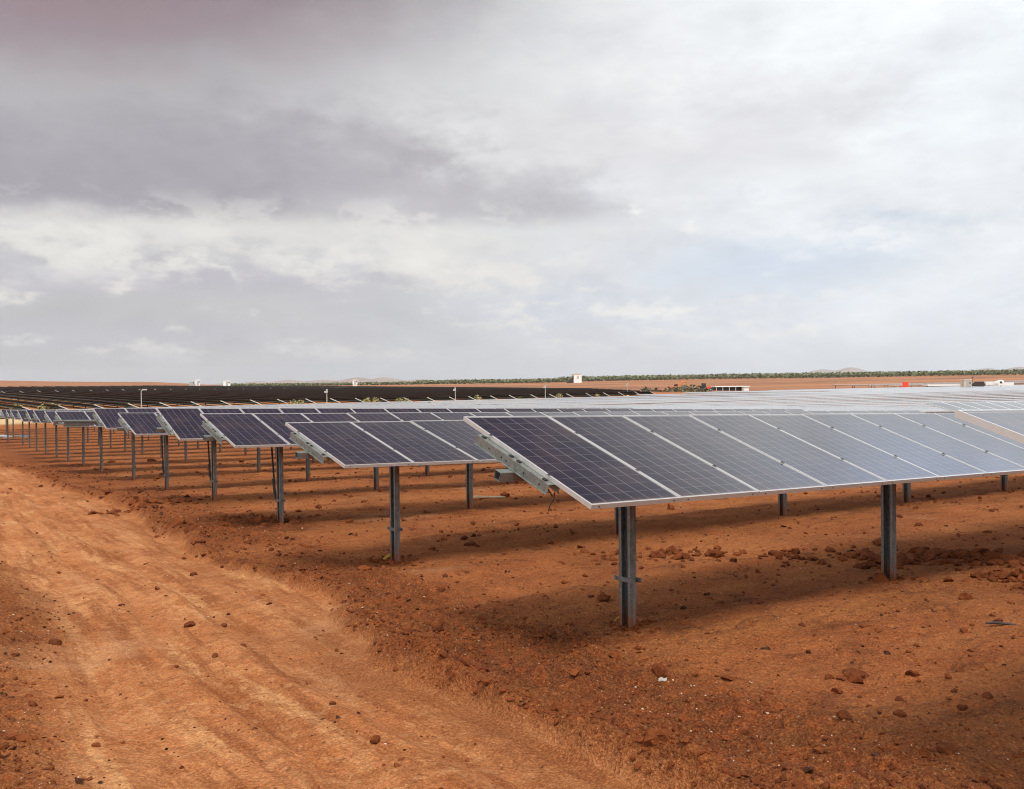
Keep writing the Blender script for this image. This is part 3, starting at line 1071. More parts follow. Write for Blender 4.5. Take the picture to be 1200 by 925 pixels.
def straight_table(s, hv, n, mid, tilt, label, group, post_step=4.27, dark=False):
    L = n * STEP
    z0 = float(terrain(*s)) + mid
    z1 = float(terrain(*(s + L * hv))) + mid
    tracker(s[0], s[1], z0, math.atan2(z1 - z0, L), tilt, n, math.atan2(hv[1], hv[0]), label, group, False, post_step=post_step, dark=dark)


# stowed flat rows in the middle of the field
for k in range(15, 26):
    c = C0 + (k - 1) * DV + 0.978 * PV
    t = rnd.uniform(-1, 1) + (0 if k < 21 else {21: 92, 22: 108, 23: 122, 24: 136, 25: 150}[k])
    while True:
        s = c + t * RV
        if s[0] / s[1] > 0.66:
            break
        straight_table(s, RV, 48, 2.0 if k < 18 else 1.9, math.radians(rnd.uniform(1.3, 2.0) if k < 18 else rnd.uniform(2.4, 3.2)), 'flat stowed solar table shining white in the middle of the field', 'flat stowed solar tables', 8.6)
        t += 48 * STEP + 0.5

# the dark block beyond the sandy track: rows run away from the camera, high side to the left
QV = np.array([-0.589, 0.808])
QV /= np.hypot(*QV)
S0 = np.array([-40.5, 150.0])
for k in range(-8, 27):
    s = S0 + 4.6 * k * RV + QV * rnd.uniform(-0.4, 0.4)
    if k > 19:
        s = s + QV * (k - 19) * 8
    for q in range(2):
        straight_table(s, QV, 150, 0.64, math.radians(23 + rnd.uniform(-1, 1)), 'dark solar table seen from its shaded underside beyond the sandy track', 'dark solar tables beyond the track', 8.6, True)
        s = s + QV * (150 * STEP + 0.6)

# a further flat block at the foot of the orange slope on the right
for k in range(4):
    s = np.array([108.0, 270.0]) + k * 6.5 * PV
    for q in range(3):
        straight_table(s, RV, 40, 1.9, math.radians(1.0), 'pale flat solar table at the foot of the orange slope', 'pale flat solar tables below the slope', 8.6)
        s = s + RV * (40 * STEP + 0.5)


# ------------------------------------------------------------------ far things
def at(px, Y):
    """ground position in the direction of a bearing, px counted across the photograph"""
    x = (px - 600) / 1114.0 * Y
    return x, Y, float(terrain(x, Y))


def olive_grove():
    V, F, fm = [], [], []

    def quad(c, n, s):
        n = Vector(n).normalized()
        a = n.orthogonal().normalized() * s
        b = n.cross(a)
        k = len(V)
        c = Vector(c)
        V.extend([c - a - b * 0.6, c + a - b * 0.7, c + a * 0.8 + b * 0.6, c - a * 0.9 + b * 0.7])
        F.append((k, k + 1, k + 2, k + 3))

    r = random.Random(5)
    for row in range(20):
        Y = 630 + row * 13
        u = -0.30
        while u < 0.72:
            u += 3.6 / Y * r.uniform(0.4, 1.6)
            yy = Y + r.uniform(-4, 4) + u * 20
            x = u * yy
            if r.random() < 0.06 or (u < -0.12 and r.random() < 0.2):
                continue
            z = float(terrain(x, yy))
            h = r.uniform(2.6, 3.9) * (0.55 if u < -0.1 else 0.8 if u < 0.05 else 1.0)
            w = h * r.uniform(0.5, 0.75)
            for _ in range(30 if row < 5 else 14):
                th, ph = r.uniform(0, 2 * math.pi), math.acos(r.uniform(-1, 1))
                q = r.uniform(0.55, 1.0)
                d = (math.sin(ph) * math.cos(th), math.sin(ph) * math.sin(th), math.cos(ph))
                quad((x + d[0] * w * q, yy + d[1] * w * q, z + h * 0.52 + d[2] * h * 0.5 * q), (d[0] + r.gauss(0, .5), d[1] + r.gauss(0, .5), d[2] + r.gauss(0, .5)), r.uniform(0.32, 0.75))
            k = len(V)
            for sx, sy in ((-.14, -.14), (.14, -.14), (.14, .14), (-.14, .14)):
                V.append((x + sx, yy + sy, z - 0.1))
                V.append((x + sx * .7, yy + sy * .7, z + h * 0.4))
            for i in range(4):
                j = (i + 1) % 4
                F.append((k + 2 * i, k + 2 * j, k + 2 * j + 1, k + 2 * i + 1))
    o = bulk_mesh('olive_grove', np.array([tuple(v) for v in V]), np.array(F), [M['leaf']], None, False)
    tag(o, 'band of green olive trees along the horizon above the bare fields', None, None, 'stuff')


olive_grove()


def leafy(name, pos, h, w, n, mat, label, cat, group, seed, leaf=0.12):
    r = random.Random(seed)
    V, F = [], []
    for _ in range(n):
        th, ph = r.uniform(0, 2 * math.pi), math.acos(r.uniform(-0.3, 1))
        q = r.uniform(0.35, 1.0)
        d = Vector((math.sin(ph) * math.cos(th), math.sin(ph) * math.sin(th), math.cos(ph)))
        c = Vector((d.x * w * q, d.y * w * q, h * 0.15 + d.z * h * 0.85 * q))
        nn = (d + Vector((r.gauss(0, .5), r.gauss(0, .5), r.gauss(0, .5)))).normalized()
        a = nn.orthogonal().normalized() * leaf * r.uniform(.6, 1.4)
        b = nn.cross(a) * 0.6
        k = len(V)
        V += [c - a - b, c + a - b, c + a + b, c - a + b]
        F.append((k, k + 1, k + 2, k + 3))
    for k in range(5):                                      # stems
        th = k * 1.3
        tip = Vector((math.cos(th) * w * .6, math.sin(th) * w * .6, h * .7))
        k0 = len(V)
        V += [Vector((-.02, 0, -0.1)), Vector((.02, 0, -0.1)), tip + Vector((.01, 0, 0)), tip - Vector((.01, 0, 0))]
        F.append((k0, k0 + 1, k0 + 2, k0 + 3))
    o = new_mesh(name, V, F, mat)
    o.location = pos
    tag(o, label, cat, group)
    return o


# scrub at the right end of the sandy track
for i, (px, Y, h) in enumerate(((785, 262, 2.6), (793, 268, 3.0), (802, 275, 3.2), (810, 270, 3.4), (818, 276, 3.0), (826, 270, 2.6), (770, 260, 2.4), (757, 262, 2.6))):
    x, y, z = at(px, Y)
    leafy('shrub', (x, y, z - 1.2), h, h * 0.8, 260, M['bush'], 'low dark scrub bush standing among the flat panels by the sandy track end', 'bush', 'scrub bushes by the track end', 40 + i, 0.3)
# dry weeds in front of the dark block
for i, (px, Y, h) in enumerate(((430, 163, 1.1), (440, 160, 1.3), (468, 165, 1.2), (476, 166, 1.0), (560, 178, 1.2), (612, 186, 1.0), (655, 188, 1.2), (700, 190, 1.0), (345, 152, 1.0), (352, 153, 0.9), (150, 143, 0.9), (20, 140, 1.2), (50, 142, 1.0), (62, 141, 1.1))):
    x, y, z = at(px, Y)
    leafy('weed_clump', (x, y, z - 0.05), h, h * 0.8, 120, M['weed'], 'yellow green weed clump on the sandy verge before the dark panels', 'weed', 'weed clumps on the sandy verge', 80 + i, 0.14)


def pole(px, Y, ytop, label, head):
    x, y, z = at(px, Y)
    hor = 447.5 - (px - 600) * 0.01047
    h = EZ + (hor - ytop) / 1114.0 * Y - z
    root = empty('camera_pole', (x, y, z), 0, label, 'pole', None)
    mb = MB()
    mb.tube([(0, 0, -0.3), (0, 0, h * 0.5), (0, 0, h)], [0.08, 0.06, 0.05])
    mb.build('pole', M['grey'], root)
    mb = MB()
    mb.box((-0.25, -0.25, -0.1), (0.25, 0.25, 0.15))
    mb.build('base', M['cream'], root)
    mb = MB()
    if head == 'arm':
        mb.tube([(0, 0, h), (0.35, 0, h + 0.12)], 0.05)
        mb.box((0.15, -0.12, h + 0.05), (0.75, 0.12, h + 0.22))
    else:
        mb.tube([(0, 0, h - 0.2), (0, 0, h + 0.25)], 0.12)
        mb.box((-0.35, -0.1, h - 0.3), (0.12, 0.1, h - 0.05))
    mb.build('camera', M['grey'], root)


pole(165.5, 128, 457.5, 'thin grey pole with an arm head before the dark block, far left', 'arm')
pole(383, 138, 457.5, 'thin grey pole standing before the dark block under the low hills', 'cam')
pole(533.5, 160, 455.5, 'thin grey pole before the dark block, midway between hills and tower', 'cam')
pole(639, 182, 452.5, 'thin grey pole just left of the white tower', 'cam')
pole(735.5, 205, 450.0, 'thin grey pole at the right end of the dark block', 'cam')


def cabin(px, Y, w, d, h, mat, label, name='cabin', cat='cabin', lift=0.0, rot=0.3):
    x, y, z = at(px, Y)
    root = empty(name, (x, y, z + lift), rot, label, cat)
    mb = MB()
    mb.box((-w / 2, -d / 2, 0.0), (w / 2, d / 2, h))
    mb.build('wall', mat, root)
    mb = MB()
    mb.box((-w / 2 - 0.12, -d / 2 - 0.12, h), (w / 2 + 0.12, d / 2 + 0.12, h + 0.16))
    mb.build('roof', M['white'], root)
    mb = MB()
    mb.box((-0.45, -d / 2 - 0.04, 0.1), (0.45, -d / 2 - 0.003, min(2.0, h * 0.85)))
    mb.build('door', M['grey'], root)
    mb = MB()
    mb.box((w * 0.22, -d / 2 - 0.04, h * 0.5), (w * 0.40, -d / 2 - 0.003, h * 0.8))
    mb.build('window', M['dark'], root)
    if lift > 0:
        mb = MB()
        mb.box((-w / 2 + .1, -d / 2 + .1, -lift - 0.2), (w / 2 - .1, d / 2 - .1, 0))
        mb.build('plinth', M['cream'], root)
    return root


cabin(232, 420, 1.9, 1.9, 2.6, M['white'], 'small white cabin behind the dark block, left one of the pair', lift=1.2)
cabin(225, 424, 2.2, 1.5, 1.7, M['grey'], 'low grey box beside the left white cabin', 'equipment_box', 'box', lift=1.3)
cabin(266, 445, 3.2, 2.2, 2.4, M['white'], 'wider white cabin behind the dark block, right one of the pair', lift=1.2)
cabin(416, 470, 2.2, 2.0, 2.2, M['white'], 'tiny white cabin at the far edge of the dark block below the hill', lift=1.2)

# the white tower
x, y, z = at(676.5, 520)
root = empty('tower', (x, y, z), 0.25, 'white square tower with a dark opening and a thin mast on top', 'tower')
mb = MB(); mb.box((-2.4, -2.0, -0.3), (1.9, 2.0, 4.3)); mb.box((-2.0, -1.7, 4.3), (1.6, 1.7, 4.6)); mb.build('wall', M['white'], root)
mb = MB(); mb.box((-2.6, -2.2, 4.6), (2.1, 2.2, 4.85)); mb.build('roof', M['cream'], root)
mb = MB(); mb.box((-0.9, -2.05, 2.3), (0.5, -2.003, 3.6)); mb.build('window', M['grey'], root)
mb = MB(); mb.box((-2.45, -1.2, 2.2), (-2.403, 1.2, 4.0)); mb.build('window', M['dark'], root)
mb = MB(); mb.tube([(-0.6, 0, 4.8), (-0.6, 0, 6.4)], 0.10); mb.box((-0.95, -0.3, 5.0), (-0.25, 0.3, 5.5)); mb.build('mast', M['grey'], root)
mb = MB()
for k in range(6):
    mb.box((-3.0 - 0.55 * k, -0.7, -0.3), (-2.45 - 0.55 * k, 0.7, 2.6 - 0.42 * k))
mb.build('stair', M['stick'], root)

# long low shed with open bays
x, y, z = at(857, 300)
root = empty('shed', (x, y, z - 0.1), 0.12, 'long low white shed with dark open bays and a white end wall', 'shed')
mb = MB(); mb.box((-5.6, 0.5, -1.5), (5.2, 2.5, 1.25)); mb.build('back_wall', M['dark'], root)
mb = MB(); mb.box((3.4, -1.6, -1.5), (5.2, 0.497, 1.25)); mb.build('end_wall', M['white'], root)
mb = MB(); mb.box((-5.9, -1.9, 1.253), (5.5, 2.7, 1.5)); mb.build('roof', M['white'], root)
for k in range(5):
    mb = MB(); mb.box((-5.5 + 2.1 * k, -1.7, -1.5), (-5.35 + 2.1 * k, -1.55, 1.25)); mb.build('pillar', M['cream'], root)

# long white roofed shelter on the right
x, y, z = at(1106, 262)
root = empty('shelter', (x, y, z + 0.9), 0.05, 'long flat white roofed shelter, dark underneath, left of the beige cabin', 'shelter')
mb = MB(); mb.box((-5.2, -1.5, 0.95), (4.9, 1.5, 1.35)); mb.build('roof', M['white'], root)
mb = MB(); mb.box((-4.8, 0.6, -1.5), (4.7, 0.8, 0.947)); mb.build('back_wall', M['dark'], root)
for k in range(6):
    mb = MB(); mb.box((-4.8 + 1.9 * k, -1.3, -1.5), (-4.66 + 1.9 * k, -1.16, 0.947)); mb.build('pillar', M['grey'], root)
cabin(1132, 258, 2.0, 1.8, 2.1, M['beige'], 'beige cabin against the right end of the white roofed shelter', lift=1.3, rot=0.1)
# heap of dark pipes
x, y, z = at(1147, 262)
mb = MB()
for k in range(5):
    for j in range(3 - k // 2):
        mb.tube([(-1.9 + 0.1 * k, -0.6 + 0.42 * j, 1.45 + 0.33 * k), (1.9 - 0.2 * k, -0.6 + 0.42 * j, 1.45 + 0.33 * k)], 0.2, 0, 7)
mb.box((-1.6, -0.9, -0.3), (1.6, 0.9, 1.25))
o = mb.build('pipe_stack', M['stick']); o.location = (x, y, z); tag(o, 'low dark pile of pipes between the beige cabin and the white truck', 'pipe stack')
# mast among the cabins
x, y, z = at(1140, 268)
mb = MB(); mb.tube([(0, 0, -0.2), (0, 0, 3), (0, 0, 4.4)], [0.09, 0.07, 0.05]); mb.box((-0.3, -0.05, 3.9), (0.3, 0.05, 4.1))
o = mb.build('utility_pole', M['stick']); o.location = (x, y, z); tag(o, 'short dark pole rising behind the beige cabin', 'pole')


def wheel(parent, x, y, z, r, w=0.3):
    mb = MB()
    mb.prism([(r * math.cos(k * math.pi / 8), r * math.sin(k * math.pi / 8)) for k in range(16)], -w / 2, w / 2, 0, Matrix.Translation((x, y, z)) @ Matrix.Rotation(math.pi / 2, 4, 'X'))
    o = mb.build('wheel', M['black'], parent)
    mb = MB()
    mb.prism([(r * .5 * math.cos(k * math.pi / 6), r * .5 * math.sin(k * math.pi / 6)) for k in range(12)], -w / 2 - 0.02, w / 2 + 0.02, 0, Matrix.Translation((x, y, z)) @ Matrix.Rotation(math.pi / 2, 4, 'X'))
    mb.build('rim', M['grey'], o)


def truck(px, Y, label, lift, rot):
    x, y, z = at(px, Y)
    root = empty('truck', (x, y, z + lift), rot, label, 'truck')
    mb = MB(); mb.box((-2.2, -1.0, 0.55), (2.6, 1.0, 0.8)); mb.build('chassis', M['dark'], root)
    mb = MB(); mb.prism([(-2.3, 0.8), (-0.9, 0.8), (-0.9, 2.0), (-1.3, 2.25), (-1.9, 2.2), (-2.25, 1.5)], -0.98, 0.98, 0, Matrix.Rotation(math.pi / 2, 4, 'X')); mb.build('cab', M['white'], root)
    mb = MB(); mb.box((-1.8, -1.0, 1.5), (-1.1, -0.985, 2.05)); mb.build('window', M['dark'], root)
    mb = MB(); mb.box((-0.8, -1.0, 0.803), (2.6, 1.0, 1.75)); mb.build('cargo_bed', M['white'], root)
    for wx in (-1.6, 1.7):
        for wy in (-0.95, 0.95):
            wheel(root, wx, wy, 0.45, 0.45)
    return root


truck(1176, 268, 'white truck with a tall cab beyond the flat panels, far right', 0.9, 0.15)
truck(1166, 270, 'smaller dark fronted white truck just left of the far right one', 1.1, 2.9)


def excavator(px, Y, lift, rot):
    x, y, z = at(px, Y)
    root = empty('excavator', (x, y, z + lift), rot, 'orange excavator with a raised boom at the end of the sandy track', 'excavator')
    for s in (-1, 1):
        mb = MB()
        prof = [(-1.5, 0.3), (-1.2, 0.0), (1.2, 0.0), (1.5, 0.3), (1.5, 0.5), (1.2, 0.75), (-1.2, 0.75), (-1.5, 0.5)]
        mb.prism(prof, -0.25, 0.25, 0, Matrix.Translation((0, s * 0.95, 0)) @ Matrix.Rotation(math.pi / 2, 4, 'X'))
        mb.build('crawler_track', M['black'], root)
    mb = MB(); mb.box((-1.6, -1.0, 0.85), (1.1, 1.0, 1.75)); mb.prism([(0.35 * math.cos(k * .5236), 0.35 * math.sin(k * .5236)) for k in range(12)], 0.6, 0.86); mb.build('body', M['orange'], root)
    cb = MB(); cb.box((0.0, 0.1, 1.753), (1.1, 0.98, 2.75)); cabo = cb.build('cab', M['orange'], root)
    mb = MB(); mb.box((0.15, 0.98, 1.95), (0.95, 0.99, 2.6)); mb.box((1.1, 0.2, 1.95), (1.11, 0.88, 2.6)); mb.box((0.15, 0.09, 1.95), (0.95, 0.097, 2.6)); mb.build('window', M['dark'], cabo)
    mb = MB(); mb.tube([(1.0, -0.3, 1.5), (2.2, -0.3, 3.3), (3.3, -0.3, 3.4)], [0.22, 0.25, 0.16]); mb.build('boom', M['orange'], root)
    mb = MB(); mb.tube([(3.2, -0.3, 3.5), (3.7, -0.3, 2.0)], [0.17, 0.12]); mb.build('arm', M['orange'], root)
    mb = MB(); mb.prism([(3.4, 2.0), (3.9, 2.1), (3.9, 1.5), (3.4, 1.3), (3.0, 1.6)], -0.4, 0.4, 0, Matrix.Translation((0, -0.3, 0)) @ Matrix.Rotation(math.pi / 2, 4, 'X')); mb.build('bucket', M['stick'], root)


excavator(791, 285, -0.7, 0.1)


def loader(px, Y, lift, rot):
    x, y, z = at(px, Y)
    root = empty('loader', (x, y, z + lift), rot, 'bright red loader standing beyond the white flat panels on the right', 'loader')
    mb = MB(); mb.box((-1.9, -0.95, 0.7), (0.6, 0.95, 1.75)); mb.prism([(0.6, 0.7), (1.7, 0.7), (1.7, 1.2), (0.6, 1.75)], -0.9, 0.9, 0, Matrix.Rotation(math.pi / 2, 4, 'X')); mb.build('body', M['red'], root)
    cb = MB(); cb.box((-1.3, -0.75, 1.753), (0.0, 0.75, 2.7)); c_ = cb.build('cab', M['red'], root)
    mb = MB(); mb.box((-1.15, -0.76, 1.95), (-0.15, -0.753, 2.5)); mb.box((0.003, -0.6, 1.95), (0.01, 0.6, 2.5)); mb.build('window', M['dark'], c_)
    mb = MB(); mb.tube([(-0.2, -0.6, 1.6), (1.6, -0.6, 1.5), (2.3, -0.6, 0.9)], 0.12); mb.tube([(-0.2, 0.6, 1.6), (1.6, 0.6, 1.5), (2.3, 0.6, 0.9)], 0.12); mb.build('lift_arm', M['red'], root)
    mb = MB(); mb.prism([(2.2, 0.5), (3.1, 0.4), (3.2, 0.55), (2.5, 0.8), (2.6, 1.4), (2.2, 1.3)], -1.0, 1.0, 0, Matrix.Rotation(math.pi / 2, 4, 'X')); mb.build('bucket', M['red'], root)
    for wx in (-1.3, 1.1):
        for wy in (-0.9, 0.9):
            wheel(root, wx, wy, 0.6, 0.6, 0.4)


loader(1061, 262, 0.25, 1.2)

# small dark tractor beyond the flat panels
x, y, z = at(827, 290)
root = empty('tractor', (x, y, z - 0.1), 0.3, 'small dark red tractor beside the scrub bushes', 'tractor')
mb = MB(); mb.box((-0.2, -0.45, 0.7), (1.6, 0.45, 1.4)); mb.build('body', M['red'], root)
mb = MB(); mb.box((-1.1, -0.6, 0.8), (-0.203, 0.6, 2.4)); mb.build('cab', M['dark'], root)
for wx, rr_ in ((-0.8, 0.75), (1.2, 0.45)):
    for wy in (-0.75, 0.75):
        wheel(root, wx, wy, rr_, rr_, 0.35)

# ------------------------------------------------------------------ clods, grit and single stones on the red soil
_g = (1 + 5 ** 0.5) / 2
ICO_V = np.array([(-1, _g, 0), (1, _g, 0), (-1, -_g, 0), (1, -_g, 0), (0, -1, _g), (0, 1, _g), (0, -1, -_g), (0, 1, -_g), (_g, 0, -1), (_g, 0, 1), (-_g, 0, -1), (-_g, 0, 1)]) / math.hypot(1, _g)
ICO_F = np.array([(0, 11, 5), (0, 5, 1), (0, 1, 7), (0, 7, 10), (0, 10, 11), (1, 5, 9), (5, 11, 4), (11, 10, 2), (10, 7, 6), (7, 1, 8), (3, 9, 4), (3, 4, 2), (3, 2, 6), (3, 6, 8), (3, 8, 9), (4, 9, 5), (2, 4, 11), (6, 2, 10), (8, 6, 7), (9, 8, 1)])


def subdivide(V, F):
    V = [tuple(v) for v in V]
    cache, out = {}, []

    def mid(a, b):
        k = (min(a, b), max(a, b))
        if k not in cache:
            m = (np.array(V[a]) + np.array(V[b])) / 2
            V.append(tuple(m / np.linalg.norm(m)))
            cache[k] = len(V) - 1
        return cache[k]
    for a, b, c in F:
        ab, bc, ca = mid(a, b), mid(b, c), mid(c, a)
        out += [(a, ab, ca), (b, bc, ab), (c, ca, bc), (ab, bc, ca)]
    return np.array(V), np.array(out)


ICO2_V, ICO2_F = subdivide(ICO_V, ICO_F)
ICO3_V, ICO3_F = subdivide(ICO2_V, ICO2_F)
ICO4_V, ICO4_F = subdivide(ICO3_V, ICO3_F)


def scatter(n, r0, r1, az, seed):
    g = np.random.default_rng(seed)
    R = np.exp(g.uniform(math.log(r0), math.log(r1), n))
    A = np.radians(g.uniform(-az, az, n))
    return R * np.sin(A), R * np.cos(A), g


def lumps(name, X, Y, size, mats, label, g, base=(ICO_V, ICO_F), sink=0.25, jit=0.28, flat=(0.45, 0.9)):
    BV, BF = base
    n, k = len(X), len(BV)
    Z = terrain(X, Y) + relief(X, Y)
    V = np.repeat(BV[None], n, 0) * (1 + g.normal(0, jit, (n, k, 1)))
    sc = np.stack([g.uniform(0.7, 1.35, n), g.uniform(0.7, 1.35, n), g.uniform(*flat, n)], 1)
    V = V * sc[:, None, :]
    t = g.uniform(0, 6.283, n)
    tx = g.normal(0, 0.35, n)
    c, s = np.cos(tx)[:, None], np.sin(tx)[:, None]
    y, z = V[..., 1] * c - V[..., 2] * s, V[..., 1] * s + V[..., 2] * c
    c, s = np.cos(t)[:, None], np.sin(t)[:, None]
    x, y = V[..., 0] * c - y * s, V[..., 0] * s + y * c
    V = np.stack([x, y, z], -1) * size[:, None, None]
    V += np.stack([X, Y, Z + size * (0.5 - sink)], 1)[:, None, :]
    F = BF[None] + (np.arange(n) * k)[:, None, None]
    o = bulk_mesh(name, V.reshape(-1, 3), F.reshape(-1, 3), mats, None, False)
    tag(o, label, None, None, 'stuff')
    return o


# crumbled soil: thick on the verge, thin elsewhere
X, Y, g = scatter(190000, 4.3, 46, 36, 1)
road, rough, cut, dr, dl = masks(X, Y)
cl = sstep(fbm(X * 0.9, Y * 0.9, 3, 0.6, 61), -0.25, 0.5)
prob = np.clip(0.02 * (1 - road) + 0.26 * rough * (0.25 + cl) + 0.35 * cut * (1 - road) + 0.006, 0, 1)
keep = g.random(len(X)) < prob
X, Y = X[keep], Y[keep]
size = np.exp(g.normal(math.log(0.0085), 0.6, len(X))).clip(0.004, 0.05) * (0.6 + 0.05 * np.hypot(X, Y))
lumps('soil_crumbs', X, Y, size, [M['clod']], 'crumbled red soil along the verge of the track', g, (ICO_V, ICO_F))
# larger clods
X, Y, g = scatter(22000, 4.6, 48, 36, 2)
road, rough, cut, dr, dl = masks(X, Y)
cl = sstep(fbm(X * 0.7, Y * 0.7, 3, 0.6, 62), -0.1, 0.5)
prob = np.clip(0.018 * (1 - road) + 0.09 * rough * cl + 0.06 * cut * (1 - road) + 0.06 * (1 - road) * sstep(fbm(X * 0.35, Y * 0.35, 2, 0.5, 63), 0.25, 0.5), 0, 1)
keep = g.random(len(X)) < prob
X, Y = X[keep], Y[keep]
size = np.exp(g.normal(math.log(0.020), 0.5, len(X))).clip(0.010, 0.075) * (0.7 + 0.035 * np.hypot(X, Y))
lumps('soil_clods', X, Y, size, [M['clod']], 'loose dark red clods strewn over the bare soil', g, (ICO2_V, ICO2_F), 0.42, 0.2)
# small dark bits, in drifts
X, Y, g = scatter(16000, 4.6, 40, 36, 6)
road, rough, cut, dr, dl = masks(X, Y)
cl = sstep(fbm(X * 0.55 + 9, Y * 0.9, 4, 0.62, 91), 0.12, 0.55)
prob = np.clip((0.025 + 0.55 * cl) * (1 - 0.75 * road), 0, 1)
keep = g.random(len(X)) < prob
X, Y = X[keep], Y[keep]
size = np.exp(g.normal(math.log(0.0105), 0.5, len(X))).clip(0.005, 0.04) * (0.6 + 0.045 * np.hypot(X, Y))
lumps('dark_debris', X, Y, size, [M['debris'], M['clod']], 'small dark bits of burnt roots and clods drifted over the red soil', g, (ICO_V, ICO_F), 0.3, 0.30, (0.25, 0.7))
# pale grit
X, Y, g = scatter(26000, 4.3, 22, 36, 3)
road, rough, cut, dr, dl = masks(X, Y)
prob = np.clip(0.012 + 0.11 * rough + 0.10 * sstep(-dl, -0.6, 0.3) * (dl < 1.0), 0, 1) * (1 - 0.6 * road)
keep = g.random(len(X)) < prob
X, Y = X[keep], Y[keep]
size = np.exp(g.normal(math.log(0.0050), 0.4, len(X))).clip(0.003, 0.011) * (0.6 + 0.05 * np.hypot(X, Y))
lumps('limestone_grit', X, Y, size, [M['pebble']], 'pale limestone grit scattered on the verge', g, (ICO_V, ICO_F), 0.3)


# heaps of broken soil beside the shadow on the right and mounds round the first posts
HX, HY, HS = [], [], []
g = np.random.default_rng(9)
for cx_, cy_, rr_, n_, s_ in ((5.1, 12.9, 0.55, 60, 0.045), (6.2, 13.3, 0.8, 90, 0.05), (6.9, 12.6, 0.7, 70, 0.05), (5.9, 11.3, 0.5, 40, 0.04), (6.5, 10.9, 0.6, 50, 0.045), (3.9, 13.2, 0.6, 45, 0.035), (1.6, 13.4, 0.8, 50, 0.035), (2.6, 13.8, 0.6, 40, 0.035),
                              (1.07, 8.93, 0.28, 70, 0.016), (4.53, 11.44, 0.28, 60, 0.018), (-1.66, 13.38, 0.30, 60, 0.02), (-4.4, 17.8, 0.35, 50, 0.025), (0.55, 8.5, 0.5, 60, 0.015), (-1.0, 9.9, 0.45, 40, 0.014), (-0.75, 8.9, 0.5, 55, 0.015), (-4.2, 14.9, 0.8, 70, 0.02), (-5.6, 17.4, 0.9, 80, 0.024), (-8.4, 21.5, 1.0, 80, 0.045)):
    HX.append(g.normal(cx_, rr_ * 0.55, n_)); HY.append(g.normal(cy_, rr_ * 0.45, n_)); HS.append(np.exp(g.normal(math.log(s_), 0.5, n_)))
lumps('soil_heaps', np.concatenate(HX), np.concatenate(HY), np.concatenate(HS), [M['clod']], 'heaps of broken dark soil lumps between and behind the front rows', g, (ICO2_V, ICO2_F), 0.35, 0.16)


def stone(px, py, size, label, mat='clod', flat=0.7, seed=0, base=(ICO4_V, ICO4_F), rough=0.22):
    d = (_F + _R * ((px - 600) / 1114.0) - _U * ((py - 462.5) / 1114.0))
    d = d / d.y
    Yd = np.exp(np.linspace(math.log(3), math.log(80), 6000))
    zz = EZ + d.z * Yd - terrain(d.x * Yd, Yd)
    k = int(np.argmax(zz < 0))
    x, y = d.x * Yd[k], Yd[k]
    BV = base[0]
    off = seed * 7.31
    n = fbm(BV[:, 0] * 1.1 + BV[:, 2] * 0.7 + off, BV[:, 1] * 1.1 - BV[:, 2] * 0.5 + off, 4, 0.55, seed)
    n2 = fbm(BV[:, 2] * 2.2 + off + BV[:, 0], BV[:, 0] * 2.2 + BV[:, 1], 3, 0.6, seed + 5)
    V = BV * (1 + rough * 1.3 * n + rough * 0.5 * n2)[:, None]
    r = random.Random(seed)
    for _ in range(9):                                     # broken faces
        nv = np.array([r.gauss(0, 1), r.gauss(0, 1), r.gauss(0, 1)])
        nv /= np.linalg.norm(nv)
        V = V - np.maximum(V @ nv - r.uniform(0.60, 0.92), 0)[:, None] * nv * 0.93
    V = V * (1 + 0.05 * n2)[:, None]
    V = V * np.array([r.uniform(0.9, 1.25), r.uniform(0.75, 1.0), flat]) * size
    o = new_mesh('stone', V, base[1], M[mat], None, False)
    o.location = (x, y, ground_z(x, y) + size * flat * 0.28)
    o.rotation_euler = (r.uniform(-.3, .3), r.uniform(-.3, .3), r.uniform(0, 6))
    tag(o, label, 'stone')
    return o


STONES = [
    (774, 783, 0.072, 'round orange brown stone just above a white scrap, right of the front post', 0.8),
    (1003, 793, 0.065, 'broad brown stone, largest of the loose line right of centre', 0.75),
    (972, 792, 0.038, 'small orange stone just left of the broad brown stone', 0.7),
    (853, 788, 0.048, 'flat brown stone alone between the white scrap and the broad stone', 0.5),
    (1070, 792, 0.055, 'flat grey edged stone lying right of the broad brown stone', 0.5),
    (902, 832, 0.045, 'dark stone by itself on the verge below the flat brown stone', 0.85),
    (1054, 822, 0.036, 'dark pebble sized stone below the flat grey edged stone', 0.8),
    (1158, 830, 0.042, 'dark red stone alone near the right edge', 0.7),
    (990, 855, 0.058, 'angular orange stone on the verge, low right of centre', 0.75),
    (1054, 845, 0.045, 'dark grey stone between the angular orange stone and the right edge', 0.7),
    (1112, 893, 0.065, 'half buried reddish stone near the bottom right corner', 0.5),
    (1170, 733, 0.050, 'stone lying above a charred stick near the right edge', 0.6),
    (440, 859, 0.036, 'single dark stone lying on the track, bottom centre', 0.8),
    (222, 725, 0.058, 'dark clod in the middle of the track', 0.7),
    (262, 722, 0.042, 'smaller dark clod right of the one in mid track', 0.6),
    (285, 746, 0.034, 'flat dark clod below the two clods in mid track', 0.4),
    (390, 818, 0.030, 'small brown clod on the track left of the verge', 0.6),
    (1190, 665, 0.11, 'big brown stone in the shade at the right edge', 0.6),
    (948, 658, 0.050, 'dark stone in the light gap between two shadow bands', 0.6),
    (1076, 618, 0.10, 'dark stone on the clod heap below the panels on the right', 0.6),
    (550, 640, 0.10, 'dark stone lying behind the second row post', 0.5),
    (178, 542, 0.16, 'black stone lying among the posts on the left', 0.7),
    (1112, 683, 0.085, 'flat dark stone just outside the shade on the right', 0.4),
    (1143, 680, 0.070, 'small dark stone right of the flat one at the shade edge', 0.5),
]
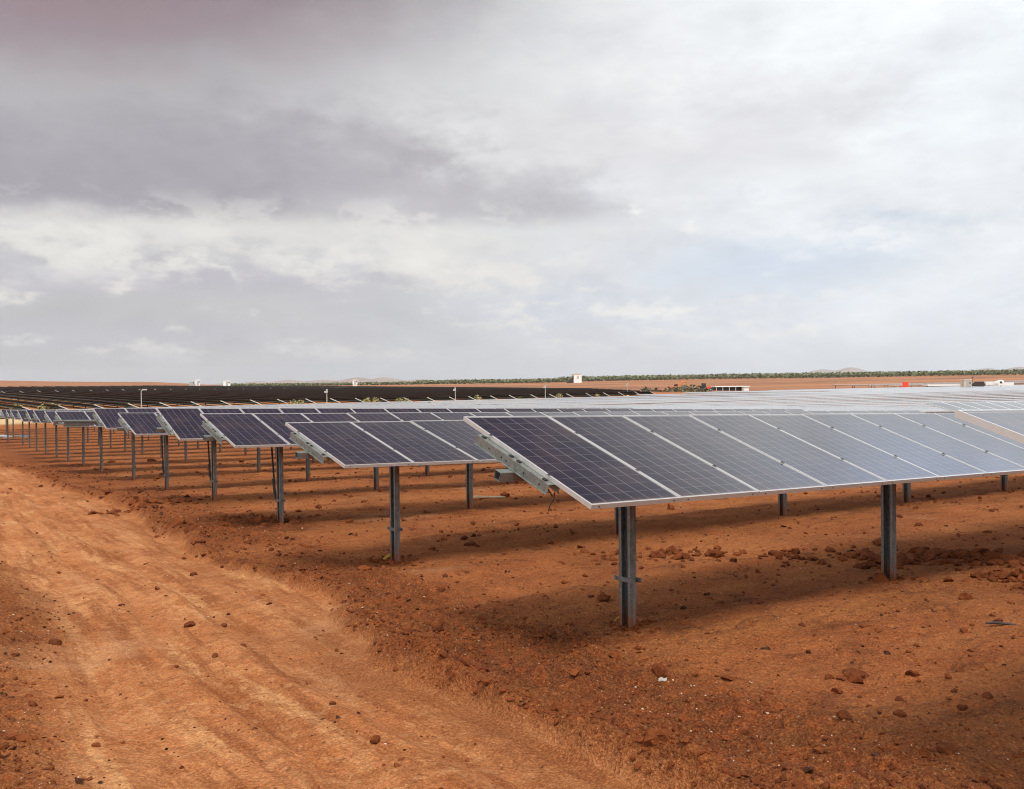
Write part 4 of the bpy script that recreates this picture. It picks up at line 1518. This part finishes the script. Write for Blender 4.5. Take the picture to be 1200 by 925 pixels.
for i, (px, py, s, lab, fl) in enumerate(STONES):
    stone(px, py, s, lab, 'clod', fl, i + 1)


def ground_point(px, py):
    d = (_F + _R * ((px - 600) / 1114.0) - _U * ((py - 462.5) / 1114.0))
    d = d / d.y
    Yd = np.exp(np.linspace(math.log(3), math.log(200), 9000))
    k = int(np.argmax(EZ + d.z * Yd - terrain(d.x * Yd, Yd) < 0))
    x, y = d.x * Yd[k], Yd[k]
    return x, y, ground_z(x, y)


# charred stick, white scrap, weathered board, pale sheet, yellow straps at two posts
x, y, z = ground_point(1172, 736)
mb = MB(); mb.tube([(-0.12, 0.03, 0.02), (-0.02, 0.0, 0.026), (0.06, -0.012, 0.02), (0.13, -0.04, 0.014)], [0.010, 0.014, 0.013, 0.008]); mb.tube([(-0.02, 0.0, 0.026), (-0.05, 0.05, 0.03)], [0.008, 0.004])
o = mb.build('stick', M['stick'], None, True); o.location = (x, y, z); tag(o, 'charred black stick lying on the soil near the right edge', 'stick')
x, y, z = ground_point(776, 793)
mb = MB()
P = [[(-0.032, -0.018, 0.006), (-0.01, -0.024, 0.014), (0.016, -0.02, 0.008), (0.034, -0.012, 0.012)], [(-0.028, 0.0, 0.024), (-0.006, -0.002, 0.034), (0.014, 0.004, 0.022), (0.036, 0.006, 0.026)], [(-0.03, 0.022, 0.008), (-0.004, 0.026, 0.016), (0.018, 0.02, 0.012), (0.03, 0.022, 0.006)]]
for i in range(2):
    for j in range(3):
        q = [P[i][j], P[i][j + 1], P[i + 1][j + 1], P[i + 1][j]]
        mb.face(q)
        mb.face([(a, b_, c_ - 0.003) for a, b_, c_ in q[::-1]])
o = mb.build('plastic_scrap', M['scrap']); o.location = (x, y, z); tag(o, 'crumpled pale plastic scrap under the round orange brown stone', 'scrap')
x, y, z = ground_point(573, 583)
mb = MB(); mb.box((-0.42, -0.06, 0.02), (0.40, 0.06, 0.05), 0, Matrix.Rotation(0.25, 4, 'Z') @ Matrix.Rotation(0.05, 4, 'Y')); mb.box((-0.30, -0.02, 0.051), (-0.27, 0.02, 0.06), 0, Matrix.Rotation(0.25, 4, 'Z') @ Matrix.Rotation(0.05, 4, 'Y'))
o = mb.build('board', M['wood']); o.location = (x, y, z); tag(o, 'weathered pale board lying on the soil behind the front row', 'board')
x, y, z = ground_point(11, 515)
mb = MB()
for k in range(4):
    mb.face([(-1.6 + 0.8 * k, -0.5, 0.15 + 0.12 * (k % 2)), (-0.8 + 0.8 * k, -0.5, 0.15 + 0.12 * ((k + 1) % 2)), (-0.8 + 0.8 * k, 0.5, 0.25 + 0.1 * ((k + 1) % 2)), (-1.6 + 0.8 * k, 0.5, 0.25 + 0.1 * (k % 2))])
o = mb.build('plastic_sheet', M['grey']); o.location = (x, y, z); tag(o, 'crumpled pale sheet lying on the soil at the left edge', 'sheet')
for (px, py, w, lab) in ((729, 727, 0.020, 'thin yellow strap sticking out of the soil at the front post'), (457, 656, 0.045, 'wide yellow brown strap at the foot of the second row post')):
    x, y, z = ground_point(px, py)
    mb = MB()
    pts = [(-0.10, -0.05, 0.0), (-0.06, -0.03, 0.035), (0.0, 0.0, 0.065), (0.05, 0.02, 0.13)]
    for i in range(3):
        a, b_ = pts[i], pts[i + 1]
        q = [(a[0], a[1], a[2] - w / 2), (b_[0], b_[1], b_[2] - w / 2), (b_[0] + 0.004, b_[1], b_[2] + w / 2), (a[0] + 0.004, a[1], a[2] + w / 2)]
        mb.face(q)
        mb.face([(u_ + 0.003, v_ + 0.003, w_) for u_, v_, w_ in q[::-1]])
    o = mb.build('strap', M['yellow']); o.location = (x, y, z + 0.01); tag(o, lab, 'strap')

# ------------------------------------------------------------------ air
def build_haze():
    m = bpy.data.materials.new('haze_air')
    m.use_nodes = True
    nt = m.node_tree
    nt.nodes.clear()
    out = nt.nodes.new('ShaderNodeOutputMaterial')
    pv = nt.nodes.new('ShaderNodeVolumePrincipled')
    pv.inputs['Color'].default_value = (0.93, 0.95, 0.99, 1)
    pv.inputs['Density'].default_value = 0.00006
    pv.inputs['Anisotropy'].default_value = 0.2
    nt.links.new(pv.outputs[0], out.inputs['Volume'])
    mb = MB()
    mb.box((-15650, -15650, -16), (15650, 15650, 280))
    o = mb.build('haze', m)
    tag(o, 'thin pale haze lying over the plain', None, None, 'stuff')


build_haze()

# ------------------------------------------------------------------ render settings
SC.render.engine = 'CYCLES'
SC.cycles.use_denoising = True
SC.cycles.filter_width = 1.1
SC.cycles.max_bounces = 6
SC.cycles.diffuse_bounces = 3
SC.cycles.glossy_bounces = 3
SC.cycles.transmission_bounces = 2
SC.cycles.sample_clamp_indirect = 6.0
